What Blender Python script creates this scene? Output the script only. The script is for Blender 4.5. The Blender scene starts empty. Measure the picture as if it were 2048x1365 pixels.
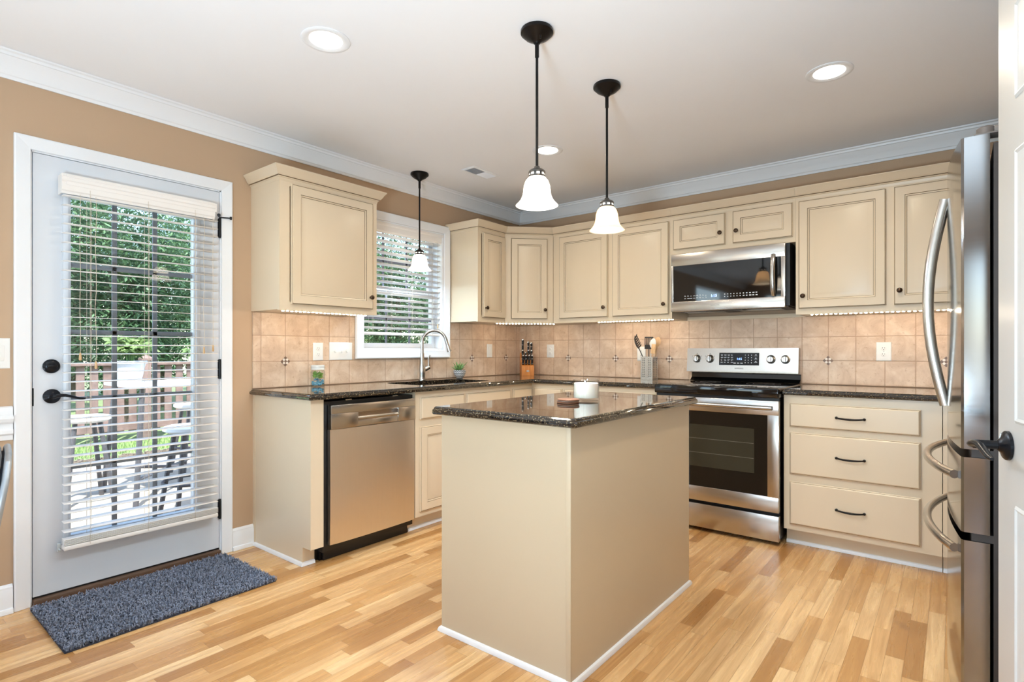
import bpy, bmesh, math, random
from mathutils import Vector, Matrix
C = bpy.context.scene.collection
SC = bpy.context.scene
R = math.radians
random.seed(7)

# ------------------------------------------------------------------ camera, world, sun, large lights, exposure
cam_d = bpy.data.cameras.new('camera')
cam_d.sensor_fit = 'HORIZONTAL'; cam_d.sensor_width = 36.0
cam_d.lens = 36.0 * 1110.5 / 2048.0
cam_d.shift_y = (700.43 - 682.5) / 2048.0
cam_d.clip_start = 0.05; cam_d.clip_end = 200
cam = bpy.data.objects.new('camera', cam_d); C.objects.link(cam)
cam.location = (3.244, -4.190, 1.1526)
cam.rotation_euler = (R(90), 0, R(38.496))
SC.camera = cam
SC.view_settings.view_transform = 'Standard'
SC.view_settings.look = 'None'
SC.view_settings.gamma = 1.0
SC.view_settings.use_curve_mapping = False
SC.view_settings.exposure = 0.35

W = bpy.data.worlds.new('sky'); SC.world = W; W.use_nodes = True
wn = W.node_tree.nodes; wl = W.node_tree.links
sky = wn.new('ShaderNodeTexSky'); sky.sky_type = 'NISHITA'; sky.sun_disc = False
sky.sun_elevation = R(58); sky.sun_rotation = R(70)
wl.new(sky.outputs[0], wn['Background'].inputs[0]); wn['Background'].inputs[1].default_value = 0.7

def light(name, kind, loc, energy, color=(1, 1, 1), direction=None, **kw):
    d = bpy.data.lights.new(name, kind); d.energy = energy; d.color = color
    for k, v in kw.items(): setattr(d, k, v)
    o = bpy.data.objects.new(name, d); C.objects.link(o); o.location = loc
    if direction is not None:
        o.rotation_euler = Vector(direction).to_track_quat('-Z', 'Y').to_euler()
    return o

light('sun', 'SUN', (4, -6, 12), 11.0, (1.0, 0.95, 0.88), (-0.50, 0.30, -0.95), angle=R(1.0))
DAY = (0.66, 0.85, 1.0)
# daylight coming in through the windows of the rear wall and the dining window
light('daylight_rear_window', 'AREA', (1.25, -7.93, 1.45), 10, DAY, (0.05, 1, 0.12), shape='RECTANGLE', size=1.7, size_y=1.5)
light('daylight_rear_window', 'AREA', (4.25, -7.93, 1.45), 6, DAY, (-0.15, 1, 0.12), shape='RECTANGLE', size=1.7, size_y=1.5)
light('daylight_dining_window', 'AREA', (0.07, -6.2, 1.5), 10, DAY, (1, 0.0, 0.1), shape='RECTANGLE', size=1.6, size_y=1.4)
# unseen upward fill lights added in place of a flash bounced off the ceiling
light('flash_fill', 'AREA', (2.95, -4.80, 0.85), 74, (0.60, 0.82, 1.0), (-0.05, 0.42, 1), shape='DISK', size=0.5)
light('flash_fill', 'AREA', (0.6, -4.7, 0.4), 7, (0.60, 0.82, 1.0), (0.35, 0.5, 1), shape='DISK', size=0.5)
WARM = (1.0, 0.86, 0.66)

# ------------------------------------------------------------------ node materials
def lin(c):
    return tuple(((v / 255 / 12.92) if v / 255 <= 0.04045 else ((v / 255 + 0.055) / 1.055) ** 2.4) for v in c) + (1.0,)

class G:
    def __init__(s, name, **kw):
        s.m = bpy.data.materials.new(name); s.m.use_nodes = True
        s.nt = s.m.node_tree; s.b = s.nt.nodes['Principled BSDF']; s.out = s.nt.nodes['Material Output']
        for k, v in kw.items(): s.set(s.b, k, v)
    def set(s, n, k, v):
        i = n.inputs[k if isinstance(k, int) else k.replace('_', ' ')]
        if isinstance(v, bpy.types.NodeSocket): s.nt.links.new(v, i)
        else: i.default_value = v
    def n(s, t, attrs=None, **kw):
        nd = s.nt.nodes.new(t)
        for k, v in (attrs or {}).items(): setattr(nd, k, v)
        for k, v in kw.items(): s.set(nd, k, v)
        return nd
    def math(s, op, a, b=0.0, c=0.0):
        nd = s.nt.nodes.new('ShaderNodeMath'); nd.operation = op
        s.set(nd, 0, a); s.set(nd, 1, b); s.set(nd, 2, c); return nd.outputs[0]
    def mix(s, f, a, b, bt='MIX'):
        nd = s.nt.nodes.new('ShaderNodeMix'); nd.data_type = 'RGBA'; nd.blend_type = bt
        s.set(nd, 0, f); s.set(nd, 6, a); s.set(nd, 7, b); return nd.outputs[2]
    def ramp(s, f, stops):
        nd = s.nt.nodes.new('ShaderNodeValToRGB'); cr = nd.color_ramp
        while len(cr.elements) < len(stops): cr.elements.new(0.5)
        for e, (p, c) in zip(cr.elements, stops):
            e.position = p; e.color = c if len(c) == 4 else tuple(c) + (1,)
        s.set(nd, 0, f); return nd.outputs[0]
    def coord(s, scale=(1, 1, 1)):
        tc = s.n('ShaderNodeTexCoord'); mp = s.n('ShaderNodeMapping')
        s.nt.links.new(tc.outputs['Object'], mp.inputs[0]); mp.inputs['Scale'].default_value = scale
        return mp.outputs[0]
    def noise(s, scale=5, detail=3, vec=None, rough=0.5, dist=0.0):
        nd = s.n('ShaderNodeTexNoise', Scale=scale, Detail=detail, Roughness=rough, Distortion=dist)
        s.nt.links.new(vec if vec is not None else s.coord(), nd.inputs['Vector']); return nd.outputs[0]
    def bump(s, h, strength=0.1, dist=0.01):
        nd = s.n('ShaderNodeBump', Strength=strength, Distance=dist, Height=h); s.set(s.b, 'Normal', nd.outputs[0])

def plain(name, rgb, rough=0.5, var=0.04, scale=6.0, metal=0.0, spec=0.5, bump=0.0, **kw):
    g = G(name, Roughness=rough, Metallic=metal, Specular_IOR_Level=spec, **kw)
    c = lin(rgb)
    n = g.noise(scale, 3)
    lo = tuple(x * (1 - var) for x in c[:3]) + (1,); hi = tuple(min(1, x * (1 + var)) for x in c[:3]) + (1,)
    g.set(g.b, 'Base Color', g.ramp(n, [(0.3, lo), (0.7, hi)]))
    if bump: g.bump(g.noise(scale * 12, 2), bump, 0.002)
    return g.m

def emit(name, rgb, strength, base=(255, 255, 255)):
    g = G(name, Base_Color=lin(base), Roughness=0.5)
    g.set(g.b, 'Emission Color', lin(rgb)); g.set(g.b, 'Emission Strength', strength)
    return g.m

M = {}
M['cream'] = plain('cream_paint', (222, 203, 175), 0.32, 0.015, 3)
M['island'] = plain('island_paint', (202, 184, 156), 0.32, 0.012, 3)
M['glaze'] = plain('brown_glaze', (116, 92, 62), 0.5, 0.2, 20)
M['white'] = plain('white_trim_paint', (240, 241, 243), 0.35, 0.01, 4)
M['ceiling'] = plain('flat_ceiling_paint', (246, 246, 248), 0.9, 0.008, 2)
M['tan'] = plain('tan_wall_paint', (193, 163, 133), 0.7, 0.02, 1.5, bump=0.05)
M['doorwhite'] = plain('door_paint', (217, 220, 225), 0.3, 0.015, 3)
M['blind'] = plain('blind_slat_white', (238, 233, 228), 0.45, 0.015, 4)
M['cordm'] = plain('cord_cotton', (205, 192, 175), 0.8)
M['plate'] = plain('white_plastic', (240, 238, 234), 0.3, 0.01)
M['slot'] = plain('dark_slot', (70, 66, 62), 0.6)
M['black'] = plain('black_plastic', (20, 20, 22), 0.4, 0.1)
M['blackmetal'] = plain('oil_rubbed_bronze', (32, 29, 28), 0.32, 0.25, 12, metal=0.7)
M['doorblack'] = plain('black_hardware', (22, 24, 30), 0.28, 0.2, 10, metal=0.5)
M['knob'] = plain('bronze_knob', (78, 62, 50), 0.35, 0.25, 40, metal=0.85)
M['chrome'] = plain('chrome', (215, 218, 222), 0.12, 0.03, 8, metal=1.0)
M['bnickel'] = plain('brushed_nickel', (190, 188, 185), 0.25, 0.05, 8, metal=1.0)
M['threshold'] = plain('threshold_brown', (96, 72, 56), 0.5, 0.2, 8)
M['gasket'] = plain('dark_gasket', (58, 50, 46), 0.6)
M['hinge_cover'] = plain('grey_brown_plastic', (112, 102, 96), 0.45)
M['white_text'] = plain('white_print', (225, 228, 232), 0.5)
M['grey_text'] = plain('grey_print', (120, 112, 108), 0.4, 0.02)
M['blue_led'] = emit('blue_clock_digits', (90, 150, 255), 5.0)
M['led'] = emit('led_diodes', (255, 232, 200), 145.0)
M['ledbase'] = plain('led_tape', (245, 240, 230), 0.5)
M['lens'] = emit('recessed_lens', (255, 248, 236), 9.0)
M['bulb'] = emit('frosted_bulb', (255, 236, 205), 14.0)

def stainless(name, rgb, rough, sx, sz, horizontal=True):
    g = G(name, Metallic=1.0, Roughness=rough)
    v = g.coord((sx, sx, sz))
    n = g.noise(1.0, 4, v, 0.6)
    c = lin(rgb)
    g.set(g.b, 'Base Color', g.ramp(n, [(0.25, tuple(x * .97 for x in c[:3])), (0.75, tuple(min(1, x * 1.02) for x in c[:3]))]))
    r = g.math('MULTIPLY_ADD', n, 0.04, rough - 0.02)
    g.set(g.b, 'Roughness', r)
    g.bump(n, 0.005, 0.001)
    return g.m
M['steel'] = stainless('brushed_stainless', (194, 189, 183), 0.25, 3, 700)
M['steel_v'] = stainless('brushed_stainless_dishwasher', (236, 229, 222), 0.33, 500, 3)
M['mirror_steel'] = stainless('polished_stainless', (150, 148, 147), 0.12, 3, 500)

def granite():
    g = G('dark_granite', Roughness=0.05, Specular_IOR_Level=0.6, Coat_Weight=0.6, Coat_Roughness=0.012, Coat_IOR=1.5)
    v = g.coord()
    vo = g.n('ShaderNodeTexVoronoi', {'feature': 'F1'}, Scale=300.0); g.nt.links.new(v, vo.inputs['Vector'])
    vo2 = g.n('ShaderNodeTexVoronoi', {'feature': 'F1'}, Scale=220.0); g.nt.links.new(g.coord((1, 1.6, 1)), vo2.inputs['Vector'])
    base = g.ramp(g.noise(90, 5, v, 0.75), [(0.35, lin((12, 11, 11))), (0.52, lin((30, 25, 22))), (0.66, lin((66, 52, 38))), (0.8, lin((120, 100, 72)))])
    bw = g.n('ShaderNodeSeparateColor'); g.nt.links.new(vo.outputs['Color'], bw.inputs[0])
    fleck = g.ramp(bw.outputs[0], [(0.89, (0, 0, 0)), (0.96, (.85, .85, .85))])
    c = g.mix(fleck, base, lin((150, 132, 100)))
    bw2 = g.n('ShaderNodeSeparateColor'); g.nt.links.new(vo2.outputs['Color'], bw2.inputs[0])
    c = g.mix(g.ramp(bw2.outputs[1], [(0.95, (0, 0, 0)), (0.98, (.45, .45, .45))]), c, lin((104, 92, 76)))
    g.set(g.b, 'Base Color', c)
    return g.m
M['granite'] = granite()

def tile(name, axis, u0, pu):
    g = G(name, Roughness=0.42)
    sp = g.n('ShaderNodeSeparateXYZ'); g.nt.links.new(g.coord(), sp.inputs[0])
    u = g.math('DIVIDE', g.math('SUBTRACT', sp.outputs[axis], u0), pu)
    v = g.math('DIVIDE', g.math('SUBTRACT', sp.outputs[2], 0.9245), 0.1575)
    def edge(a, p):
        f = g.math('FRACT', a)
        d = g.math('MULTIPLY', g.math('MINIMUM', f, g.math('SUBTRACT', 1.0, f)), p)
        return d
    d = g.math('MINIMUM', edge(u, pu), edge(v, 0.1575))
    cell = g.n('ShaderNodeCombineXYZ', X=g.math('FLOOR', u), Y=g.math('FLOOR', v))
    wn_ = g.n('ShaderNodeTexWhiteNoise'); g.nt.links.new(cell.outputs[0], wn_.inputs['Vector'])
    n1 = g.noise(9, 6, None, 0.65, 0.6); n2 = g.noise(55, 4, None, 0.7)
    col = g.ramp(n1, [(0.30, lin((198, 168, 143))), (0.50, lin((214, 187, 161))), (0.68, lin((227, 205, 183)))])
    col = g.mix(g.ramp(n2, [(0.58, (0, 0, 0)), (0.75, (.75, .75, .75))]), col, lin((176, 138, 108)))
    tint = g.math('MULTIPLY_ADD', wn_.outputs['Value'], 0.14, 0.93)
    comb = g.n('ShaderNodeCombineColor', Red=tint, Green=tint, Blue=tint)
    col = g.mix(1.0, col, comb.outputs[0], 'MULTIPLY')
    grout = g.ramp(g.math('DIVIDE', d, 0.004), [(0.40, (1, 1, 1)), (0.62, (0, 0, 0))])
    col = g.mix(grout, col, lin((178, 146, 120)))
    g.set(g.b, 'Base Color', col)
    h = g.ramp(g.math('DIVIDE', d, 0.006), [(0.2, (0, 0, 0)), (0.9, (1, 1, 1))])
    h2 = g.math('MULTIPLY_ADD', n2, 0.12, h)
    g.bump(h2, 0.5, 0.002)
    return g.m
M['tile_back'] = tile('travertine_tile_range_wall', 0, 1.655, 0.1565)
M['tile_left'] = tile('travertine_tile_sink_wall', 1, -2.376, 0.1545)

def floor_mat():
    g = G('oak_strip_floor', Roughness=0.28)
    sp = g.n('ShaderNodeSeparateXYZ'); g.nt.links.new(g.coord(), sp.inputs[0])
    x, y = sp.outputs[0], sp.outputs[1]
    w = 0.0585
    u = g.math('DIVIDE', x, w); row = g.math('FLOOR', u)
    wr = g.n('ShaderNodeTexWhiteNoise', {'noise_dimensions': '1D'}, W=row)
    L = g.math('MULTIPLY_ADD', wr.outputs['Value'], 0.35, 0.38)
    v = g.math('ADD', g.math('DIVIDE', y, L), g.math('MULTIPLY', wr.outputs['Value'], 37.3))
    seg = g.math('FLOOR', v)
    cell = g.n('ShaderNodeCombineXYZ', X=row, Y=seg)
    wc = g.n('ShaderNodeTexWhiteNoise'); g.nt.links.new(cell.outputs[0], wc.inputs['Vector'])
    rnd = wc.outputs['Value']
    gv = g.n('ShaderNodeCombineXYZ', X=g.math('MULTIPLY_ADD', rnd, 13.0, g.math('MULTIPLY', x, 26.0)), Y=g.math('MULTIPLY_ADD', rnd, 31.0, g.math('MULTIPLY', y, 1.5)), Z=g.math('MULTIPLY', rnd, 40.0))
    grain = g.noise(1.0, 6, gv.outputs[0], 0.62, 1.2)
    fv = g.n('ShaderNodeCombineXYZ', X=g.math('MULTIPLY', x, 260.0), Y=g.math('MULTIPLY', y, 9.0), Z=g.math('MULTIPLY', rnd, 9.0))
    fine = g.noise(1.0, 3, fv.outputs[0], 0.6)
    col = g.ramp(rnd, [(0.0, lin((172, 124, 72))), (0.13, lin((198, 148, 90))), (0.40, lin((220, 174, 118))), (0.75, lin((229, 186, 131))), (1.0, lin((236, 198, 146)))])
    col = g.mix(g.ramp(grain, [(0.42, (0, 0, 0)), (0.72, (.62, .62, .62))]), col, lin((164, 112, 60)))
    col = g.mix(g.ramp(fine, [(0.5, (0, 0, 0)), (0.8, (.3, .3, .3))]), col, lin((150, 104, 58)))
    kn = g.noise(3.2, 2, g.coord((2.2, 1.0, 1)), 0.5)
    col = g.mix(g.ramp(kn, [(0.72, (0, 0, 0)), (0.80, (.55, .55, .55))]), col, lin((120, 78, 42)))
    fu = g.math('FRACT', u); du = g.math('MULTIPLY', g.math('MINIMUM', fu, g.math('SUBTRACT', 1.0, fu)), w)
    fw_ = g.math('FRACT', v); dv = g.math('MULTIPLY', g.math('MINIMUM', fw_, g.math('SUBTRACT', 1.0, fw_)), L)
    d = g.math('MINIMUM', du, dv)
    gap = g.ramp(g.math('DIVIDE', d, 0.0016), [(0.15, (.6, .6, .6)), (0.75, (0, 0, 0))])
    col = g.mix(gap, col, lin((120, 80, 44)))
    g.set(g.b, 'Base Color', col)
    g.set(g.b, 'Roughness', g.math('MULTIPLY_ADD', grain, 0.16, 0.2))
    g.bump(g.math('MULTIPLY_ADD', gap, -1.0, g.math('MULTIPLY', fine, 0.15)), 0.12, 0.001)
    return g.m
M['floor'] = floor_mat()

def glass_pane(name, tint=(1, 1, 1), ior=1.45):
    g = G(name)
    tr = g.n('ShaderNodeBsdfTransparent', Color=tuple(tint) + (1,))
    gl = g.n('ShaderNodeBsdfGlossy', Roughness=0.0)
    lw = g.n('ShaderNodeLayerWeight', Blend=0.5)
    fac = g.math('MULTIPLY_ADD', g.math('POWER', lw.outputs['Facing'], 4.5), 0.75, ((ior - 1) / (ior + 1)) ** 2)
    mx = g.n('ShaderNodeMixShader', Fac=fac)
    g.nt.links.new(tr.outputs[0], mx.inputs[1]); g.nt.links.new(gl.outputs[0], mx.inputs[2])
    g.nt.links.new(mx.outputs[0], g.out.inputs['Surface'])
    return g.m
M['pane'] = glass_pane('window_glass', (0.96, 0.98, 0.97))
M['jarglass'] = glass_pane('jar_glass', (0.97, 0.985, 0.98), 1.35)

def shade_mat(name, tint, es):
    g = G(name, Base_Color=lin(tint), Roughness=0.35)
    g.set(g.b, 'Emission Color', lin(tint)); g.set(g.b, 'Emission Strength', es)
    tr = g.n('ShaderNodeBsdfTranslucent', Color=lin(tint))
    mx = g.n('ShaderNodeMixShader', Fac=0.5)
    g.nt.links.new(g.b.outputs[0], mx.inputs[1]); g.nt.links.new(tr.outputs[0], mx.inputs[2])
    g.nt.links.new(mx.outputs[0], g.out.inputs['Surface'])
    return g.m
M['shade_white'] = shade_mat('white_alabaster_glass', (255, 250, 242), 2.6)
M['shade_warm'] = shade_mat('cream_alabaster_glass', (255, 236, 206), 0.8)
M['wax'] = plain('candle_wax', (244, 238, 226), 0.5, 0.02, 5, **{'Subsurface_Weight': 0.2})
M['frost'] = plain('frosted_candle_glass', (240, 240, 236), 0.3, 0.02, 5, **{'Transmission_Weight': 0.35})
M['coaster'] = plain('brown_coaster', (140, 92, 66), 0.45, 0.15, 30)
M['blackglass'] = plain('black_glass', (10, 11, 12), 0.04, 0.1, 4, spec=0.7)
M['cooktop'] = plain('black_ceramic', (9, 9, 10), 0.06, 0.1, 4, spec=0.6)
M['panelblack'] = plain('black_display', (14, 18, 24), 0.08, 0.1)
M['ovenwin'] = plain('oven_window_glass', (52, 50, 40), 0.06, 0.08, 3, spec=0.6)
M['rug'] = plain('slate_shag', (128, 136, 154), 0.95, 0.45, 90)
M['rugbase'] = plain('rug_backing', (48, 52, 66), 0.9)
def wood(name, c0, c1, s):
    g = G(name, Roughness=0.4)
    n = g.noise(1.0, 5, g.coord(s), 0.6, 1.0)
    g.set(g.b, 'Base Color', g.ramp(n, [(0.3, lin(c0)), (0.7, lin(c1))])); return g.m
M['blockwood'] = wood('knife_block_wood', (172, 104, 44), (214, 142, 70), (60, 60, 5))
M['spoonwood'] = wood('spoon_wood', (190, 150, 104), (222, 188, 144), (80, 80, 6))
M['darkplastic'] = plain('dark_nylon', (44, 42, 42), 0.45)
M['leafgreen'] = plain('succulent_green', (120, 160, 92), 0.5, 0.3, 40)
M['bluerock'] = plain('blue_pebbles', (96, 150, 176), 0.5, 0.35, 60)
M['brightleaf'] = plain('bright_leaf', (150, 190, 84), 0.5, 0.35, 50)
M['soil'] = plain('soil', (62, 46, 36), 0.9, 0.3, 40)
M['lidgrey'] = plain('clear_grey_lid', (205, 208, 206), 0.2, 0.03)
def zigzag():
    g = G('zigzag_glaze', Roughness=0.35)
    sp = g.n('ShaderNodeSeparateXYZ'); g.nt.links.new(g.coord(), sp.inputs[0])
    ang = g.math('ARCTAN2', sp.outputs[1], sp.outputs[0])
    tri = g.math('PINGPONG', g.math('MULTIPLY', ang, 2.6), 0.5)
    z = g.math('ADD', g.math('MULTIPLY', sp.outputs[2], 75.0), tri)
    k = g.math('GREATER_THAN', g.math('FRACT', z), 0.5)
    g.set(g.b, 'Base Color', g.mix(k, lin((30, 30, 34)), lin((232, 232, 232)))); return g.m
M['zigzag'] = zigzag()
def leaf_mat(name, c0, c1):
    g = G(name, Roughness=0.5)
    n = g.noise(1.6, 3); col = g.ramp(n, [(0.3, lin(c0)), (0.7, lin(c1))])
    g.set(g.b, 'Base Color', col)
    tr = g.n('ShaderNodeBsdfTranslucent', Color=col)
    mx = g.n('ShaderNodeMixShader', Fac=0.4)
    g.nt.links.new(g.b.outputs[0], mx.inputs[1]); g.nt.links.new(tr.outputs[0], mx.inputs[2])
    g.nt.links.new(mx.outputs[0], g.out.inputs['Surface']); return g.m
M['leafa'] = leaf_mat('tree_leaves_mid', (58, 90, 64), (108, 142, 102))
M['leafb'] = leaf_mat('tree_leaves_light', (86, 116, 72), (148, 172, 110))
M['bark'] = plain('bark', (92, 78, 66), 0.9, 0.3, 20)
M['railwood'] = plain('weathered_brown_rail', (112, 92, 86), 0.8, 0.2, 12)
M['patio'] = plain('pale_patio_concrete', (150, 142, 130), 0.85, 0.08, 2)
M['lawn'] = plain('lawn_ground', (110, 128, 84), 0.95, 0.3, 8)
M['grassblade'] = plain('grass_blades', (120, 148, 84), 0.8, 0.35, 6)
M['mulch'] = plain('mulch', (104, 92, 82), 0.95, 0.5, 30)
M['potgrey'] = plain('grey_planter', (166, 172, 178), 0.6)
M['tabletop'] = plain('white_patio_top', (228, 230, 232), 0.5)
M['stoolmetal'] = plain('dark_patio_metal', (72, 72, 78), 0.5, 0.1, 10)
M['chairblack'] = plain('navy_black_fabric', (22, 26, 38), 0.8, 0.2, 60)
M['chairsilver'] = plain('silver_chair_trim', (168, 174, 180), 0.4, 0.08, 30, metal=0.6)
M['mosA'] = plain('mosaic_brown_stone', (128, 102, 86), 0.35, 0.2, 60)
M['mosB'] = plain('mosaic_cream_stone', (240, 230, 218), 0.3, 0.1, 60)
M['mosG'] = plain('mosaic_grout', (158, 132, 112), 0.8, 0.1, 60)
M['composite'] = plain('black_composite_sink', (26, 25, 25), 0.35, 0.3, 60)

# ------------------------------------------------------------------ mesh helpers
class B:
    """collects shapes in world coordinates"""
    def __init__(s): s.bm = bmesh.new()
    def box(s, x0, y0, z0, x1, y1, z1, bev=0.0, seg=2, mat=0, T=None):
        bm = s.bm
        co = [(x, y, z) for x in (x0, x1) for y in (y0, y1) for z in (z0, z1)]
        vs = [bm.verts.new(T(*c) if T else c) for c in co]
        fs = [bm.faces.new([vs[i] for i in q]) for q in ((0, 1, 3, 2), (4, 6, 7, 5), (0, 4, 5, 1), (2, 3, 7, 6), (0, 2, 6, 4), (1, 5, 7, 3))]
        for f in fs: f.material_index = mat
        if bev > 0:
            es = list({e for f in fs for e in f.edges})
            r = bmesh.ops.bevel(bm, geom=es, offset=bev, segments=seg, affect='EDGES', profile=0.5)
            for f in r['faces']: f.material_index = mat
        return s
    def rings(s, w, h, rings, T, mats=None, cap0=True, cap1=True, capmat=0):
        """concentric rectangles: rings = [(inset, height)], T(a, b, c)"""
        bm = s.bm; prev = None
        for k, (i, c) in enumerate(rings):
            L = [bm.verts.new(T(a, b, c)) for a, b in ((i, i), (w - i, i), (w - i, h - i), (i, h - i))]
            if prev is None:
                if cap0: bm.faces.new(L[::-1])
            else:
                for j in range(4):
                    f = bm.faces.new([prev[j], prev[(j + 1) % 4], L[(j + 1) % 4], L[j]])
                    if mats: f.material_index = mats[k]
            prev = L
        if cap1:
            f = bm.faces.new(prev); f.material_index = capmat
        return s
    def lathe(s, prof, seg=24, T=None, mat=0, cap=True, ang=2 * math.pi):
        bm = s.bm; T = T or (lambda x, y, z: (x, y, z)); rows = []
        for r, z in prof:
            rows.append([bm.verts.new(T(r * math.cos(ang * k / seg), r * math.sin(ang * k / seg), z)) for k in range(seg)])
        for a, b in zip(rows, rows[1:]):
            for k in range(seg):
                f = bm.faces.new([a[k], a[(k + 1) % seg], b[(k + 1) % seg], b[k]]); f.material_index = mat
        if cap:
            for row in (rows[0], rows[-1]):
                try: f = bm.faces.new(row); f.material_index = mat
                except ValueError: pass
        return s
    def tube(s, pts, r, seg=8, mat=0, flat=1.0):
        bm = s.bm; pts = [Vector(p) for p in pts]; n = len(pts)
        rs = r if isinstance(r, (list, tuple)) else [r] * n
        t0 = (pts[1] - pts[0]).normalized()
        up = Vector((0, 0, 1)) if abs(t0.z) < 0.9 else Vector((1, 0, 0))
        nx = t0.cross(up).normalized(); rows = []
        for i, p in enumerate(pts):
            t = ((pts[min(i + 1, n - 1)] - pts[i]).normalized() + (pts[i] - pts[max(i - 1, 0)]).normalized())
            t = t.normalized() if t.length > 1e-6 else t0
            nx = (nx - t * nx.dot(t)).normalized(); ny = t.cross(nx)
            rows.append([bm.verts.new(p + (nx * math.cos(2 * math.pi * k / seg) + ny * flat * math.sin(2 * math.pi * k / seg)) * rs[i]) for k in range(seg)])
        for a, b in zip(rows, rows[1:]):
            for k in range(seg):
                f = bm.faces.new([a[k], a[(k + 1) % seg], b[(k + 1) % seg], b[k]]); f.material_index = mat
        for row in (rows[0][::-1], rows[-1]):
            f = bm.faces.new(row); f.material_index = mat
        return s
    def sweep(s, pts, prof, nrm=(0, 0, 1), closed=False, mat=0, only=None, mats=None):
        """mitred sweep of profile [(side, along-normal)] (closed loop of points) along a planar polyline"""
        bm = s.bm; pts = [Vector(p) for p in pts]; nrm = Vector(nrm); n = len(pts)
        dirs = [(pts[(i + 1) % n] - pts[i]).normalized() for i in range(n if closed else n - 1)]
        secs = []
        for i in range(n):
            if closed: d0, d1 = dirs[i - 1], dirs[i]
            else: d0, d1 = dirs[max(i - 1, 0)], dirs[min(i, n - 2)]
            s0, s1 = nrm.cross(d0), nrm.cross(d1); m = (s0 + s1).normalized(); m = m / max(m.dot(s0), 0.2)
            secs.append([pts[i] + m * a + nrm * b for a, b in prof])
        segs = range(n if closed else n - 1)
        if only is not None: segs = only
        for i in segs:
            g_ = dirs[i] * (.0004 if only is not None else 0)
            A = [bm.verts.new(v + g_) for v in secs[i]]; Bv = [bm.verts.new(v - g_) for v in secs[(i + 1) % n]]
            k = len(prof)
            for j in range(k):
                f = bm.faces.new([A[j], A[(j + 1) % k], Bv[(j + 1) % k], Bv[j]]); f.material_index = mats[j] if mats else mat
            if not closed or only is not None:
                bm.faces.new(A[::-1]); bm.faces.new(Bv)
        return s
    def slab(s, outer, prof, holes=(), mat=0):
        """flat slab: prof = [(inset, z)] from bottom to top along the outer outline; holes cut straight"""
        bm = s.bm; loops = []
        def ins(poly, d):
            n = len(poly); out = []
            for i in range(n):
                p, a, b = Vector(poly[i]), Vector(poly[i - 1]), Vector(poly[(i + 1) % n])
                d0, d1 = (p - a).normalized(), (b - p).normalized()
                n0, n1 = Vector((-d0.y, d0.x)), Vector((-d1.y, d1.x)); m = (n0 + n1).normalized(); m = m / max(m.dot(n0), 0.3)
                out.append(p + m * d)
            return out
        for i, z in prof: loops.append([bm.verts.new((p.x, p.y, z)) for p in ins(outer, i)])
        n = len(outer)
        for a, b in zip(loops, loops[1:]):
            for k in range(n): bm.faces.new([a[k], a[(k + 1) % n], b[(k + 1) % n], b[k]]).material_index = mat
        hb = [[bm.verts.new((x, y, prof[0][1])) for x, y in h] for h in holes]; ht = [[bm.verts.new((x, y, prof[-1][1])) for x, y in h] for h in holes]
        for a, b in zip(hb, ht):
            for k in range(len(a)): bm.faces.new([a[k], b[k], b[(k + 1) % len(a)], a[(k + 1) % len(a)]])
        for ring, hs in ((loops[0], hb), (loops[-1], ht)):
            es = []
            for L in [ring] + hs:
                for k in range(len(L)):
                    e = bm.edges.get((L[k], L[(k + 1) % len(L)])) or bm.edges.new((L[k], L[(k + 1) % len(L)])); es.append(e)
            bmesh.ops.triangle_fill(bm, use_beauty=True, edges=es)
        return s
    def poly(s, pts, mat=0):
        f = s.bm.faces.new([s.bm.verts.new(p) for p in pts]); f.material_index = mat; return s
    def prism(s, pts2, c0, c1, T, mat=0):
        """polygon (a, b) extruded from c0 to c1"""
        bm = s.bm; A = [bm.verts.new(T(a, b, c0)) for a, b in pts2]; D = [bm.verts.new(T(a, b, c1)) for a, b in pts2]; n = len(A)
        for k in range(n): bm.faces.new([A[k], A[(k + 1) % n], D[(k + 1) % n], D[k]]).material_index = mat
        bm.faces.new(A[::-1]).material_index = mat; bm.faces.new(D).material_index = mat
        return s

def rootloc(p):
    l = Vector((0, 0, 0))
    while p is not None: l = l + p.location; p = p.parent
    return l

def obj(name, b, mats, parent=None, smooth=True, ang=40, recalc=True, origin=None):
    """link the collected shapes as one mesh object (world coordinates are kept)"""
    if recalc: bmesh.ops.recalc_face_normals(b.bm, faces=b.bm.faces[:])
    me = bpy.data.meshes.new(name); b.bm.to_mesh(me); b.bm.free()
    for m in (mats if isinstance(mats, (list, tuple)) else [mats]): me.materials.append(M[m] if isinstance(m, str) else m)
    o = bpy.data.objects.new(name, me); C.objects.link(o)
    base = rootloc(parent)
    loc = Vector(origin) - base if origin is not None else Vector((0, 0, 0))
    sh = base + loc
    if sh.length > 0: me.transform(Matrix.Translation(-sh))
    if parent is not None: o.parent = parent
    o.location = loc
    if smooth:
        me.polygons.foreach_set('use_smooth', [True] * len(me.polygons)); me.set_sharp_from_angle(angle=R(ang))
    return o

def tag(o, label=None, cat=None, group=None, kind=None):
    for k, v in (('label', label), ('category', cat), ('group', group), ('kind', kind)):
        if v: o[k] = v
    return o

def thing(name, label, cat, loc=(0, 0, 0), group=None, kind=None):
    o = bpy.data.objects.new(name, None); C.objects.link(o); o.location = loc; o.empty_display_size = 0.05
    return tag(o, label, cat, group, kind)

def struct(name, b, mats, parent=None, **kw):
    o = obj(name, b, mats, parent, **kw)
    if parent is None: o['kind'] = 'structure'
    return o

def frame(o, u, n):
    o, u, n = Vector(o), Vector(u).normalized(), Vector(n).normalized()
    return lambda a, b, c: o + u * a + Vector((0, 0, 1)) * b + n * c

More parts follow.
